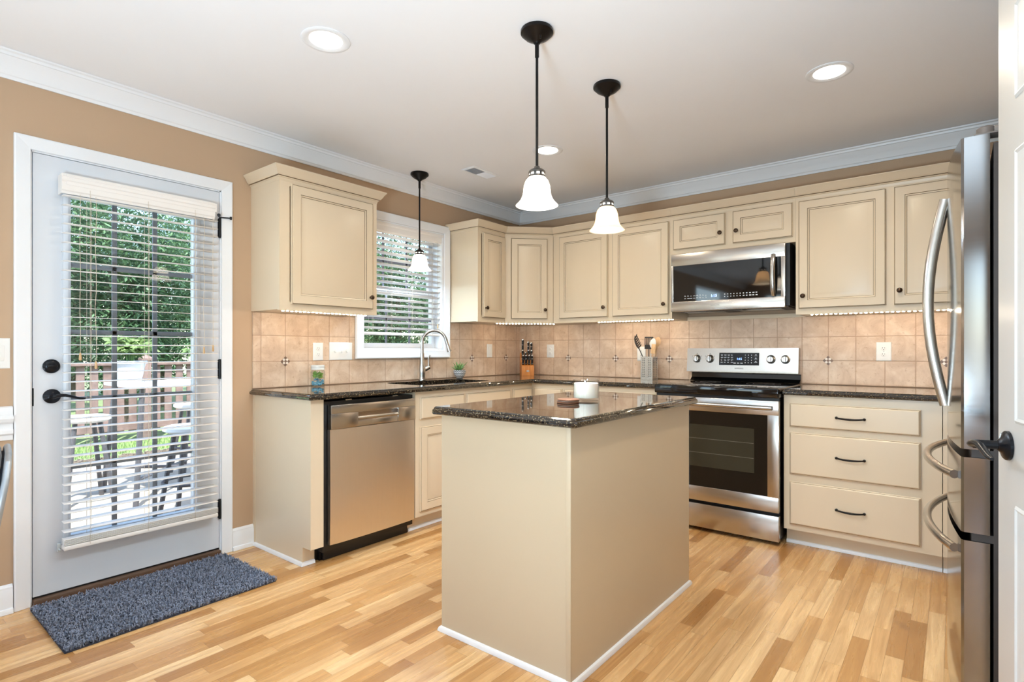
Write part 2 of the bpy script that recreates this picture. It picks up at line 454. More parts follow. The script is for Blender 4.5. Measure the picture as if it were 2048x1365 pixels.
def text(name, body, size, T, mat, parent, depth=0.0004, align='CENTER', bold=0.0):
    """lettering as a thin mesh; T maps (right, up, out)"""
    cu = bpy.data.curves.new(name, 'FONT'); cu.body = body; cu.size = size; cu.align_x = align; cu.align_y = 'CENTER'; cu.extrude = depth; cu.offset = bold
    cu.resolution_u = 3
    to = bpy.data.objects.new(name, cu); C.objects.link(to); bpy.context.view_layer.update()
    me = bpy.data.meshes.new_from_object(to.evaluated_get(bpy.context.evaluated_depsgraph_get()))
    bpy.data.objects.remove(to); bpy.data.curves.remove(cu)
    base = rootloc(parent)
    for v in me.vertices: v.co = Vector(T(v.co.x, v.co.y, v.co.z)) - base
    me.materials.clear(); me.materials.append(M[mat])
    o = bpy.data.objects.new(name, me); C.objects.link(o); o.parent = parent
    return o

CT = 0.922            # counter top height
CEIL = 2.444
BACK = lambda x, z=0.0, y=0.0: frame((x, y, z), (1, 0, 0), (0, -1, 0))      # facing the camera side of the range wall
LEFT = lambda y, z=0.0, x=0.0: frame((x, y, z), (0, 1, 0), (1, 0, 0))       # facing into the room from the sink wall

# ------------------------------------------------------------------ room shell
XR, YR = 7.2, -8.0
struct('floor', B().box(-0.16, YR - 0.15, -0.06, XR + 0.15, 0.15, 0.0), 'floor')
struct('ceiling', B().box(-0.16, YR - 0.15, CEIL, XR + 0.15, 0.15, CEIL + 0.25), 'ceiling')
DY0, DY1, DZ = -3.592, -2.751, 2.056       # patio door opening
WY0, WY1, WZ0, WZ1 = -1.808, -1.016, 1.150, 2.092   # sink window opening
b = B()
for y0, y1, z0, z1 in ((YR, -7.0, 0, CEIL), (-7.0, -5.4, 0, .8), (-7.0, -5.4, 2.2, CEIL), (-5.4, DY0, 0, CEIL), (DY0, DY1, DZ, CEIL), (DY1, WY0, 0, CEIL), (WY0, WY1, 0, WZ0), (WY0, WY1, WZ1, CEIL), (WY1, 0.15, 0, CEIL)):
    b.box(-0.15, y0, z0, 0, y1, z1)
struct('wall_left', b, 'tan')
struct('wall_back', B().box(0.0, 0.0, 0, 4.05, 0.15, CEIL), 'tan')
b = B()
b.box(4.05, -3.3, 0, 4.2, 0.0, CEIL)                       # behind the refrigerator and pantry
b.box(3.645, -2.24, 0, 4.05, -2.16, CEIL)                      # alcove cheek
b.box(3.525, -3.30, 2.06, 3.64, -2.16, CEIL).box(3.525, -2.36, 0, 3.64, -2.16, 2.06)
b.box(3.525, -4.9, 0, 3.64, -3.22, CEIL).box(3.64, -3.4, 0, 4.05, -3.3, CEIL)
b.box(3.525, -4.9, 0, XR, -4.78, CEIL)
struct('wall_right', b, 'tan')
b = B()
for x0, x1, z0, z1 in ((0, .4, 0, CEIL), (.4, 2.1, 0, .7), (.4, 2.1, 2.2, CEIL), (2.1, 3.4, 0, CEIL), (3.4, 5.1, 0, .7), (3.4, 5.1, 2.2, CEIL), (5.1, XR, 0, CEIL)):
    b.box(x0, YR - 0.15, z0, x1, YR, z1)
b.box(XR, YR, 0, XR + 0.15, -4.78, CEIL)
struct('wall_rear', b, 'tan')

# ceiling crown
crown = [(0, -.104), (-.007, -.104), (-.012, -.092), (-.018, -.088), (-.026, -.070), (-.040, -.048), (-.058, -.030), (-.062, -.024), (-.068, -.022), (-.072, -.012), (-.082, -.008), (-.085, -.001), (0, -.001)]
struct('trim_1', B().sweep([(0.001, YR + .01, CEIL), (0.001, -0.001, CEIL), (4.049, -0.001, CEIL)], crown), 'white', ang=30)
# baseboards of the sink wall
bb = [(0, 0), (-.026, 0), (-.026, .010), (-.022, .020), (-.014, .022), (-.014, .098), (-.011, .104), (-.011, .112), (-.006, .120), (0, .124)]
struct('baseboard_left', B().sweep([(0.001, YR + .02, 0.001), (0.001, -3.646, 0.001)], bb).sweep([(0.001, -2.698, 0.001), (0.001, -2.575, 0.001)], bb), 'white', ang=30)
# chair rail left of the door
rail = [(0, .755), (-.010, .758), (-.012, .778), (-.022, .786), (-.022, .800), (-.014, .806), (-.014, .828), (-.028, .838), (-.034, .852), (-.026, .862), (-.012, .868), (-.012, .900), (0, .905)]
struct('trim_2', B().sweep([(0.001, YR + .02, 0.001), (0.001, -3.646, 0.001)], rail), 'white', ang=30)
# door casing and window casing
cas = [(0, 0), (0, .017), (-.006, .019), (-.030, .016), (-.050, .012), (-.056, .012), (-.058, .009), (-.058, 0)]
struct('trim_3', B().sweep([(0.001, -3.643, 0.001), (0.001, -3.643, 2.110), (0.001, -2.700, 2.110), (0.001, -2.700, 0.001)], cas, (1, 0, 0)), 'white', ang=25)
cas2 = [(0, 0), (0, .017), (-.006, .019), (-.026, .016), (-.048, .013), (-.055, .013), (-.058, .009), (-.058, 0)]
struct('trim_4', B().sweep([(0.013, -1.866, 1.092), (0.013, -1.866, 2.150), (0.013, -.958, 2.150), (0.013, -.958, 1.092)], cas2, (1, 0, 0), closed=True), 'white', ang=25)

# ------------------------------------------------------------------ patio door
door = thing('door_1', None, None, (0, -3.577, 0.037), kind='structure')
door['label'] = 'white glazed patio door with blind and black lever in the sink wall'
sy0, sy1, sz0, sz1 = -3.577, -2.767, 0.037, 2.043
gy0, gy1, gz0, gz1 = -3.441, -2.899, 0.280, 1.872
b = B()
b.box(-.044, sy0, sz0, 0, gy0, sz1).box(-.044, gy1, sz0, 0, sy1, sz1).box(-.044, gy0, sz0, 0, gy1, gz0).box(-.044, gy0, gz1, 0, gy1, sz1)
obj('door_leaf', b, 'doorwhite', door, smooth=False)
lite = [(0, 0), (.0, .008), (-.006, .011), (-.018, .011), (-.026, .004), (-.026, -.012), (-.03, -.012), (-.03, 0)]
e = .028
obj('lite_frame', B().sweep([(0.0005, gy0 - e, gz0 - e), (0.0005, gy0 - e, gz1 + e), (0.0005, gy1 + e, gz1 + e), (0.0005, gy1 + e, gz0 - e)], lite, (1, 0, 0), closed=True), 'doorwhite', door, ang=30)
obj('glass_pane', B().box(-.024, gy0, gz0, -.020, gy1, gz1), 'pane', door, smooth=False)
b = B()
for y in (-3.258, -3.079): b.box(-.034, y - .011, gz0, -.0245, y + .011, gz1, .002)
for z in (.598, .918, 1.238, 1.555): b.box(-.034, gy0, z - .011, -.0245, gy1, z + .011, .002)
g_m = plain('grille_grey', (126, 126, 134), 0.5)
obj('grille_bars', b, g_m, door)
# jamb with stop, threshold
b = B()
b.box(-.149, DY0 + .001, .001, .0, sy0 - .003, DZ - .001).box(-.149, sy1 + .003, .001, .0, DY1 - .001, DZ - .001).box(-.149, DY0 + .001, sz1 + .003, .0, DY1 - .001, DZ - .001)
obj('jamb', b, 'white', door, smooth=False)
obj('threshold', B().box(-.149, sy0 - .002, .001, .024, sy1 + .002, .028, .006), 'threshold', door)
obj('sweep_strip', B().box(-.046, sy0, .0285, -.002, sy1, .037), 'black', door)
def lever_set(parent, T, sgn, mat, rc=.050):
    """rose, neck and curved lever; T(a along lever, b up, c out)"""
    P = lambda x, y, z: T(x, y, z)
    obj('rose', B().lathe([(.0, 0), (.033, 0), (.033, .006), (.029, .010), (.018, .013), (.012, .020), (.0, .022)], 28, P, cap=False), mat, parent)
    b = B().tube([T(0, 0, .012), T(0, 0, rc)], .010, 14)
    pts = [T(-.004, 0, rc - .002)] + [T(.115 * t, .006 * math.sin(t * 5.5) * (1 - t * .2) - .012 * t * t, rc - .004 * t) for t in (0, .08, .2, .35, .5, .65, .8, .92, 1.0)]
    b.tube(pts, [.010, .0115, .0115, .010, .0088, .0082, .0078, .0074, .0066, .004], 12, flat=.75)
    obj('lever', b, mat, parent)
lv = frame((0.0005, -3.510, .940), (0, 1, 0), (1, 0, 0))
lever_set(door, lv, 1, 'doorblack')
dbt = frame((0.0005, -3.512, 1.078), (0, 1, 0), (1, 0, 0))
o = obj('deadbolt', B().lathe([(0, 0), (.032, 0), (.032, .008), (.026, .014), (.012, .016), (.0, .016)], 28, dbt, cap=False), 'doorblack', door)
obj('thumb_turn', B().box(-.019, -.006, .016, .019, .006, .026, .004, T=lambda a, b_, c: dbt(a, b_, c)), 'doorblack', o)
for z in (1.84, 1.045, .256):
    h = obj('hinge', B().box(.0005, -2.7745, z - .052, .0025, -2.7600, z + .052).tube([(.006, -2.766, z - .056), (.006, -2.766, z + .056)], .0065, 10), 'doorblack', door)
    if z > 1.5:
        obj('hinge_stop', B().tube([(.008, -2.766, z + .060), (.052, -2.790, z + .060)], .0035, 8).tube([(.052, -2.790, z + .060), (.062, -2.795, z + .060)], .009, 10).tube([(.008, -2.766, z + .060), (.032, -2.722, z + .060)], .0035, 8).tube([(.032, -2.722, z + .060), (.037, -2.712, z + .060)], .009, 10), 'doorblack', h)
obj('strike_plate', B().box(.0003, -3.5795, .90, .0012, -3.5735, .98), 'doorblack', door)

# ------------------------------------------------------------------ blinds
def blind(label, x, y0, y1, ztop, zbot, pitch, tilt, vy0, vy1, vz0, vz1, vx0, vx1, cords, sw=.050, brackets=False, railh=.020):
    t = thing('window_blind', label, 'blind', (x, (y0 + y1) / 2, zbot))
    vp = [(0, 0), (.006, 0), (.008, .010), (.014, .016), (.014, .052), (.020, .060), (.020, .074), (.012, .080), (.012, vz1 - vz0), (0, vz1 - vz0)]
    T = lambda a, c: None
    obj('valance', B().sweep([(vx1 - .02, vy0, vz0), (vx1 - .02, vy1, vz0)], [(-a, c) for a, c in vp]).box(vx0, vy0, vz0 + .001, vx1 - .0205, vy0 + .006, vz1 - .001).box(vx0, vy1 - .006, vz0 + .001, vx1 - .0205, vy1, vz1 - .001), 'blind', t, ang=30)
    obj('headrail', B().box(x - .026, y0 + .008, vz1 - .050, x + .026, y1 - .008, vz1 - .004), 'blind', t, smooth=False)
    b = B(); z = zbot + railh + pitch * .75; zs = []
    ct, st = math.cos(tilt), math.sin(tilt); prng = random.Random(3)
    while z < ztop:
        zs.append(z); dt = prng.uniform(-.012, .012)
        c_, s_ = math.cos(tilt + dt), math.sin(tilt + dt)
        TT = lambda a, bb_, c, z=z, c_=c_, s_=s_: (x + a * c_ - c * s_, bb_, z + a * s_ + c * c_)
        b.box(-sw / 2, y0, -.0013, sw / 2, y1, .0013, .0011, 1, T=TT)
        z += pitch
    obj('slats', b, 'blind', t, ang=50)
    b = B()
    for y in cords:
        for dx in (-sw / 2 - .0015, sw / 2 + .0015):
            b.tube([(x + dx * ct, y, zbot + .01), (x + dx * ct, y, vz0 + .03)], .0009, 5)
        b.tube([(x, y + .012, zbot + .01), (x, y + .012, vz0 + .03)], .0008, 5)
    obj('ladder_cords', b, 'cordm', t)
    bb_ = B().box(x - sw / 2, y0, zbot, x + sw / 2, y1, zbot + .020, .004)
    zz = zbot + .024
    while zz < zbot + railh - .003: bb_.box(x - sw / 2, y0, zz, x + sw / 2, y1, zz + .0026, .001, 1); zz += .0046
    br = obj('bottom_rail', bb_, 'blind', t)
    return t, br
dcords = (-3.385, -3.305 + .16, -2.925)
DX = .056
t, br = blind('white slatted blind hung on the glazed patio door', DX, -3.482, -2.806, 1.875, .236, .0428, R(-3), -3.490, -2.822, 1.868, 1.958, .013, .086, (-3.385, -3.145, -2.925), railh=.052)
for y in (-3.486, -2.804):
    b = B().box(.0125, y - .008, .222, .030, y + .004, .262, .002).tube([(.028, y - .003, .240), (.050, y - .003, .236)], .004, 8)
    obj('hold_down_bracket', b, 'lidgrey', t)
def pull_cord(parent, x, y, z0, z1, col, wig, n=1):
    prng = random.Random(int(abs(y) * 1000))
    pts = [(x, y + wig * math.sin(k * 1.3) * prng.uniform(.3, 1), z0 + (z1 - z0) * k / 12) for k in range(13)]
    c = obj('pull_cord', B().tube(pts, .0011, 5), 'cordm', parent)
    obj('tassel', B().lathe([(.001, .0), (.004, -.004), (.006, -.030), (.004, -.036), (.001, -.036)], 10, lambda a, b_, c_: (x + a, pts[-1][1] + b_, z1 + c_)), 'spoonwood', c)
pull_cord(t, .090, -3.365, 1.87, 1.10, 'cordm', .004)
pull_cord(t, .090, -3.425, 1.87, 1.14, 'cordm', .002)
pull_cord(t, .090, -2.885, 1.87, 1.17, 'cordm', .005)
pull_cord(t, .090, -2.838, 1.87, 1.18, 'cordm', .001)

t2, br2 = blind('white slatted blind in the window above the sink', -.030, -1.799, -1.025, 2.02, 1.262, .0425, R(14), -1.802, -1.022, 2.004, 2.088, -.052, .016, (-1.70, -1.53, -1.33, -1.12))
pull_cord(t2, .004, -1.075, 2.02, 1.36, 'cordm', .003)

# ------------------------------------------------------------------ sink window
win = thing('window_1', None, None, (-.09, (WY0 + WY1) / 2, WZ0), kind='structure')
win['label'] = 'white double-hung window above the sink'
b = B()
for y0, y1, z0, z1 in ((WY0 + .0005, WY0 + .018, WZ0 + .0005, WZ1 - .0005), (WY1 - .018, WY1 - .0005, WZ0 + .0005, WZ1 - .0005), (WY0 + .018, WY1 - .018, WZ0 + .0005, WZ0 + .018), (WY0 + .018, WY1 - .018, WZ1 - .018, WZ1 - .0005)):
    b.box(-.148, y0, z0, .012, y1, z1)
obj('window_jamb', b, 'white', win, smooth=False)
wy0, wy1 = WY0 + .018, WY1 - .018
def sash(x, z0, z1, nm, mull):
    w = .036; b = B()
    b.box(x - .016, wy0, z0, x + .016, wy0 + w, z1, .003).box(x - .016, wy1 - w, z0, x + .016, wy1, z1, .003).box(x - .016, wy0 + w, z0, x + .016, wy1 - w, z0 + w, .003).box(x - .016, wy0 + w, z1 - w, x + .016, wy1 - w, z1, .003)
    f = obj('sash', b, 'white', win)
    obj('glass_pane', B().box(x - .002, wy0 + w, z0 + w, x + .002, wy1 - w, z1 - w), 'pane', f, smooth=False)
    b = B()
    for k in (1, 2):
        y = wy0 + w + (wy1 - wy0 - 2 * w) * k / 3; b.box(x + .0025, y - .009, z0 + w, x + .009, y + .009, z1 - w, .002)
    b.box(x + .0025, wy0 + w, (z0 + z1) / 2 - .009, x + .009, wy1 - w, (z0 + z1) / 2 + .009, .002)
    obj('muntins', b, g_m, f)
sash(-.085, WZ0 + .018, 1.605, 0, 1); sash(-.121, 1.570, WZ1 - .018, 0, 1)
obj('sash_lock', B().box(-.095, -1.44, 1.6055, -.070, -1.39, 1.618, .003), 'lidgrey', win)

# ------------------------------------------------------------------ backsplash
struct('wall_tiles_left', B().box(.001, -2.578, CT + .002, .011, -1.868, 1.376).box(.001, -1.868, CT + .002, .011, -.956, 1.090).box(.001, -.956, CT + .002, .011, -.002, 1.376), 'tile_left', smooth=False)
struct('wall_tiles_back', B().box(.012, -.010, CT + .002, 4.04, -.001, 1.376).box(1.655, -.0095, .80, 2.44, -.0012, CT + .002), 'tile_back', smooth=False)
def mosaic(T, where):
    t = thing('mosaic_insert', 'small diamond mosaic insert in the backsplash ' + where, 'tile', T(0, 0, 0), 'diamond mosaic inserts in the backsplash')
    h = .0105
    obj('insert_grout', B().prism([(-.0325, 0), (0, -.0325), (.0325, 0), (0, .0325)], .0003, .0012, T), 'mosG', t, smooth=False)
    for i in range(3):
        for j in range(3):
            cx_, cz_ = (i - j) * h, (i + j - 2) * h
            r_ = h * .90
            obj('stone_chip', B().prism([(cx_ - r_, cz_), (cx_, cz_ - r_), (cx_ + r_, cz_), (cx_, cz_ + r_)], .0013, .0030, T), 'mosA' if (i + j) % 2 == 0 else 'mosB', t, smooth=False)
ZI = 1.0820
for y, wh in ((-2.376, 'left of the double outlet near the patio door'), (-.6765, 'behind the small succulent'), (-.213, 'just left of the knife block')):
    mosaic(frame((.0112, y, ZI), (0, 1, 0), (1, 0, 0)), wh)
for x, wh in ((.5595, 'right of the outlet beside the knife block'), (1.029, 'between knife block and utensil holder'), (1.4985, 'between utensil holder and range'), (2.594, 'just right of the range'), (3.21, 'behind the refrigerator handle')):
    mosaic(frame((x, -.0102, ZI), (1, 0, 0), (0, -1, 0)), wh)

# ------------------------------------------------------------------ wall plates
def plate(T, w, h, kind, label, name='wall_outlet'):
    t = thing(name, label, 'outlet' if 'outlet' in name else 'switch', T(0, 0, 0))
    obj('cover_plate', B().rings(w, h, [(0, 0), (0, .002), (.004, .005), (.006, .0055)], lambda a, b_, c: T(a - w / 2, b_ - h / 2, c)), 'plate', t)
    if kind == 'duplex' or kind == 'decora':
        for dz in (.019, -.019):
            s_ = .015 if kind == 'duplex' else .014
            f = obj('socket_face', B().lathe([(.0, .0055), (s_, .0055), (s_, .0075), (s_ - .001, .008), (0, .008)], 20, lambda a, b_, c, dz=dz: T(a * 1.05, b_ * .92 + dz, c), cap=False), 'plate', t)
            obj('socket_slots', B().box(-.0065, .000 + dz, .0081, -.0045, .008 + dz, .0085, T=T).box(.0045, .000 + dz, .0081, .0065, .007 + dz, .0085, T=T).box(-.002, -.009 + dz, .0081, .002, -.005 + dz, .0085, T=T), 'slot', f, smooth=False)
        if kind == 'duplex': obj('screw', B().lathe([(0, .0056), (.003, .0056), (.003, .0064), (0, .0064)], 10, T, cap=False), 'lidgrey', t)
    elif kind == 'rocker':
        obj('rocker', B().box(-.016, -.033, .0056, .016, .033, .0085, .0015, T=T), 'plate', t)
        obj('rocker_paddle', B().lathe([(0, .0086), (.007, .0086), (.007, .0100), (0, .0105)], 16, lambda a, b_, c: T(a, b_ - .012, c), cap=False), 'plate', t)
    elif kind == 'triple':
        for k, dx in enumerate((-.046, 0, .046)):
            if k == 1: obj('toggle', B().box(-.005, -.010, .0056, .005, .004, .018, .002, T=T), 'plate', t)
            else: obj('dimmer_knob', B().lathe([(0, .0056), (.012, .0056), (.011, .016), (0, .0165)], 20, lambda a, b_, c, dx=dx: T(a + dx, b_ + .004, c), cap=False), 'plate', t)
    elif kind == 'blank':
        obj('rocker', B().box(-.016, -.033, .0056, .016, .033, .0085, .0015, T=T), 'plate', t)
    return t
PL = lambda y, z: frame((.0115, y, z), (0, 1, 0), (1, 0, 0))
PB = lambda x, z: frame((x, -.0105, z), (1, 0, 0), (0, -1, 0))
plate(PL(-2.151, 1.142), .072, .115, 'decora', 'white double outlet above the glass plant jar')
plate(PL(-1.979, 1.144), .178, .118, 'triple', 'white triple wall switch with two dimmers beside the window', 'wall_switch')
plate(PL(-.448, 1.146), .072, .118, 'rocker', 'white wall switch between the window and the knife block', 'wall_switch')
plate(PB(.369, 1.143), .078, .118, 'decora', 'white outlet on the tiles right of the knife block')
plate(PB(2.901, 1.143), .080, .118, 'duplex', 'white outlet on the tiles right of the range')
plate(PB(1.262, 1.122), .072, .115, 'duplex', 'white outlet half hidden behind the steel utensil holder')
plate(frame((.0005, -3.690, 1.138), (0, 1, 0), (1, 0, 0)), .072, .132, 'rocker', 'white wall switch on the tan wall beside the patio door', 'wall_switch')

# ------------------------------------------------------------------ cabinet parts
STY = .057
def panel_door(w, h, T, t=.019):
    r = [(0, .0005), (0, t - .006), (.002, t - .004), (.0045, t - .0035), (.006, t), (STY - .006, t), (STY - .004, t - .0035), (STY - .002, t - .0045), (STY + .003, t - .006), (STY + .005, t - .0085), (STY + .009, t - .0085), (STY + .034, t - .0015), (STY + .036, t - .001)]
    m = [0, 0, 0, 1, 0, 0, 1, 0, 0, 1, 0, 0, 0]
    return B().rings(w, h, r, T, m)
def slab_front(w, h, T, t=.019):
    return B().rings(w, h, [(0, .0005), (0, t - .008), (.003, t - .005), (.005, t - .0045), (.010, t), (.012, t)], T, [0, 0, 0, 1, 0, 0])
def knob(T, parent):
    obj('knob', B().lathe([(.0, 0), (.0075, 0), (.0075, .002), (.0045, .004), (.0045, .012), (.010, .015), (.0145, .019), (.0140, .024), (.0095, .028), (.0, .029)], 20, T, cap=False), 'knob', parent)
def bail(T, parent, half=.066):
    b = B()
    for s in (-1, 1):
        b.lathe([(0, 0), (.007, 0), (.008, .006), (.006, .014), (0, .016)], 14, lambda a, b_, c, s=s: T(a + s * half, b_, c), cap=False)
    pts = [T(half * k / 8, -.004 * (1 - (k / 8) ** 2), .012 + .014 * (1 - (k / 8) ** 2)) for k in range(-8, 9)]
    b.tube(pts, [.0042 + .0018 * (1 - abs(k) / 8) for k in range(-8, 9)], 10)
    obj('bail_pull', b, 'blackmetal', parent)
def door_part(parent, T0, a0, a1, z0, z1, kn=None, slab=False, face=0.0, name='door', pull=None):
    T = lambda a, b_, c: T0(a + a0, b_ + z0, c + face)
    o = obj(name, (slab_front if slab else panel_door)(a1 - a0, z1 - z0, T), ['cream', 'glaze'], parent, ang=20)
    if kn is not None: knob(lambda a, b_, c: T0(a + kn[0], b_ + kn[1], c + face + .0195), o)
    if pull is not None: bail(lambda a, b_, c: T0(a + pull[0], b_ + pull[1], c + face + .0195), o)
    return o

UZ0, UZ1, UT = 1.376, 2.118, 2.173
ccr = [(.004, -.075), (.004, -.001), (-.046, -.001), (-.046, -.006), (-.042, -.012), (-.034, -.022), (-.026, -.038), (-.016, -.050), (-.010, -.053), (-.010, -.057), (-.004, -.060), (-.001, -.075)]
ccm = [0, 0, 0, 0, 0, 0, 0, 1, 0, 0, 0, 0]
# --- upper cabinet left of the window
t = thing('upper_cabinet', 'cream upper cabinet with one panelled door between patio door and sink window', 'cabinet', (.16, -2.25, UZ0))
b = B().box(.0005, -2.585, UZ0 + .004, .302, -1.922, UT - .003, .0)
obj('carcass', b, 'cream', t, smooth=False)
fx = .302
b = B().box(fx, -2.585, UZ0, .321, -2.525, UZ1).box(fx, -1.972, UZ0, .321, -1.922, UZ1).box(fx, -2.525, UZ0, .321, -1.972, 1.425).box(fx, -2.525, 2.075, .321, -1.972, UZ1)
obj('face_frame', b, 'cream', t, smooth=False)
T0 = frame((.321, 0, 0), (0, 1, 0), (1, 0, 0))
door_part(t, T0, -2.518, -1.962, 1.412, 2.087, (-1.986, 1.486))
obj('crown_molding', B().sweep([(.005, -2.5855, UT), (.3215, -2.5855, UT), (.3215, -1.9215, UT), (.005, -1.9215, UT)], ccr, (0, 0, 1), mats=ccm), ['cream', 'glaze'], t, ang=30)

# --- corner run of uppers: crown path shared, one section per cabinet
run = [(.005, -.9455, UT), (.3215, -.9455, UT), (.3215, -.610, UT), (.610, -.3215, UT), (1.649, -.3215, UT), (2.462, -.3215, UT), (3.94, -.3215, UT)]
def crown_part(parent, segs):
    obj('crown_molding', B().sweep(run, ccr, (0, 0, 1), only=segs, mats=ccm), ['cream', 'glaze'], parent, ang=30)
t = thing('upper_cabinet', 'narrow cream upper cabinet just right of the sink window', 'cabinet', (.16, -.78, UZ0))
obj('carcass', B().box(.0005, -.945, UZ0 + .003, .302, -.6105, UT - .003), 'cream', t, smooth=False)
obj('face_frame', B().box(.302, -.945, UZ0, .321, -.905, UZ1).box(.302, -.64, UZ0, .321, -.611, UZ1).box(.302, -.905, UZ0, .321, -.64, 1.425).box(.302, -.905, 2.075, .321, -.64, UZ1), 'cream', t, smooth=False)
door_part(t, T0, -.896, -.622, 1.412, 2.085, (-.872, 1.487))
crown_part(t, [0, 1])
t = thing('upper_cabinet', 'diagonal cream corner upper cabinet above the knife block', 'cabinet', (.3, -.3, UZ0))
obj('carcass', B().prism([(.0005, -.0005), (.0005, -.609), (.300, -.609), (.596, -.313), (.596, -.3), (.609, -.300), (.609, -.0005)], UZ0 + .003, UT - .003, lambda a, b_, c: (a, b_, c)), 'cream', t, smooth=False)
s2 = math.sqrt(.5)
TD = frame((.321, -.610, 0), (1, 1, 0), (1, -1, 0))
DW_ = .289 / s2
fb = B()
for a0, a1, z0, z1 in ((.002, .05, UZ0, UZ1), (DW_ - .05, DW_ - .002, UZ0, UZ1), (.05, DW_ - .05, UZ0, 1.425), (.05, DW_ - .05, 2.07, UZ1)):
    fb.box(a0, z0, -.012, a1, z1, 0.0, T=TD)
obj('face_frame', fb, 'cream', t, smooth=False)
door_part(t, TD, .052, DW_ - .052, 1.412, 2.083, (DW_ - .052 - .022, 1.487))
crown_part(t, [2])
TB = frame((0, -.321, 0), (1, 0, 0), (0, -1, 0))
def back_upper(label, x0, x1, z0, doors, seg, stiles):
    t = thing('upper_cabinet', label, 'cabinet', ((x0 + x1) / 2, -.16, z0))
    obj('carcass', B().box(x0 + .0005, -.302, z0 + .003, x1 - .0005, -.0005, UT - .003), 'cream', t, smooth=False)
    b = B()
    for a0, a1 in stiles: b.box(a0, z0, -.019, a1, UZ1, 0, T=TB)
    xs = sorted(stiles)
    for (p0, p1), (q0, q1) in zip(xs, xs[1:]): b.box(p1, z0, -.019, q0, z0 + .05, 0, T=TB).box(p1, 2.07, -.019, q0, UZ1, 0, T=TB)
    obj('face_frame', b, 'cream', t, smooth=False)
    for d in doors: door_part(t, TB, *d)
    crown_part(t, [seg])
    return t
back_upper('cream upper cabinet with two doors left of the microwave', .611, 1.648, UZ0, [(.678, 1.131, 1.412, 2.087, (1.103, 1.487)), (1.172, 1.628, 1.412, 2.087, (1.596, 1.487))], 3, [(.612, .69), (1.115, 1.185), (1.615, 1.648)])
back_upper('short cream cabinet with two small doors above the microwave', 1.6485, 2.4615, 1.838, [(1.662, 2.028, 1.872, 2.087, (1.999, 1.951)), (2.078, 2.446, 1.872, 2.087, (2.106, 1.951))], 4, [(1.6485, 1.675), (2.015, 2.09), (2.43, 2.4615)])
back_upper('cream upper cabinet with two doors between microwave and refrigerator', 2.462, 3.94, UZ0, [(2.480, 2.938, 1.412, 2.087, (2.508, 1.490)), (2.976, 3.43, 1.412, 2.087, (3.004, 1.492)), (3.47, 3.92, 1.412, 2.087, None)], 5, [(2.462, 2.495), (2.925, 2.99), (3.42, 3.48), (3.90, 3.94)])

# --- under-cabinet LED tapes
def led(label, p0, p1):
    p0, p1 = Vector(p0), Vector(p1); d = (p1 - p0); n = max(3, int(d.length / .026)); u = d.normalized(); v = Vector((-u.y, u.x, 0))
    t = thing('led_strip', label, 'light', (p0 + p1) / 2, 'LED strips under the upper cabinets')
    T = lambda a, b_, c: p0 + u * a + v * b_ + Vector((0, 0, c))
    obj('tape', B().box(0, -.005, -.0015, d.length, .005, 0, T=T), 'ledbase', t, smooth=False)
    b = B()
    for k in range(n):
        a = d.length * (k + .5) / n
        b.box(a - .006, -.004, -.0045, a + .006, .004, -.0016, .001, 1, T=T)
    obj('diodes', b, 'led', t)
led('glowing LED strip under the cabinet left of the sink window', (.255, -2.54, UZ0 + .002), (.255, -1.95, UZ0 + .002))
led('glowing LED strip under the diagonal corner cabinet', (.196, -.585, UZ0 + .002), (.560, -.221, UZ0 + .002))
led('glowing LED strip under the cabinet left of the microwave', (1.00, -.262, UZ0 + .002), (1.64, -.262, UZ0 + .002))
led('glowing LED strip under the cabinet right of the microwave', (2.53, -.262, UZ0 + .002), (3.90, -.262, UZ0 + .002))

# --- base cabinets
BZ = .889; TK = .100
shoe = [(0, 0), (-.012, 0), (-.012, .008), (-.008, .017), (0, .020)]
# end panel left of the dishwasher
t = thing('base_end_panel', 'cream end panel of the sink counter left of the dishwasher', 'cabinet', (.3, -2.53, 0))
b = B().prism([(.0005, .001), (.530, .001), (.530, TK), (.608, TK), (.608, BZ), (.0005, BZ)], -2.570, -2.552, lambda a, b_, c: (a, c, b_))
b.box(.590, -2.552, TK, .608, -2.494, BZ).box(.512, -2.552, .001, .530, -2.500, TK)
obj('side_panel', b, 'cream', t, smooth=False)
obj('edge_strip', B().box(.0005, -2.574, .021, .022, -2.5702, BZ - .001), 'cream', t, smooth=False)
obj('shoe_molding', B().sweep([(.001, -2.5702, .001), (.5305, -2.5702, .001), (.5305, -2.502, .001)], shoe), 'white', t, ang=30)

TL = frame((.608, 0, 0), (0, 1, 0), (1, 0, 0))
def mk_left(label, y0, y1, stiles, fronts, open_top=False):
    fr = []
    for a, b_ in stiles: fr.append((a, b_, TK, BZ))
    for (p0, p1), (q0, q1) in zip(stiles, stiles[1:]): fr += [(p1, q0, TK, .15), (p1, q0, .65, .73), (p1, q0, .84, BZ)]
    t = thing('base_cabinet', label, 'cabinet', (.3, (y0 + y1) / 2, 0))
    if open_top:
        bb_ = B().box(.012, y0 + .001, TK, .588, y0 + .02, BZ).box(.012, y1 - .02, TK, .588, y1 - .001, BZ).box(.012, y0 + .02, TK, .588, y1 - .02, .12)
    else: bb_ = B().box(.012, y0 + .001, TK, .588, y1 - .001, BZ)
    obj('carcass', bb_, 'cream', t, smooth=False)
    b = B()
    for a0, a1, z0, z1 in fr: b.box(a0, z0, -.019, a1, z1, 0, T=TL)
    obj('face_frame', b, 'cream', t, smooth=False)
    for k in fronts: door_part(t, TL, **k)
    obj('toe_kick', B().box(.45, y0 + .001, .001, .530, y1 - .001, TK), 'cream', t, smooth=False)
    obj('shoe_molding', B().sweep([(.5305, y0 + .001, .001), (.5305, y1 - .001, .001)], shoe), 'white', t, ang=30)
    return t
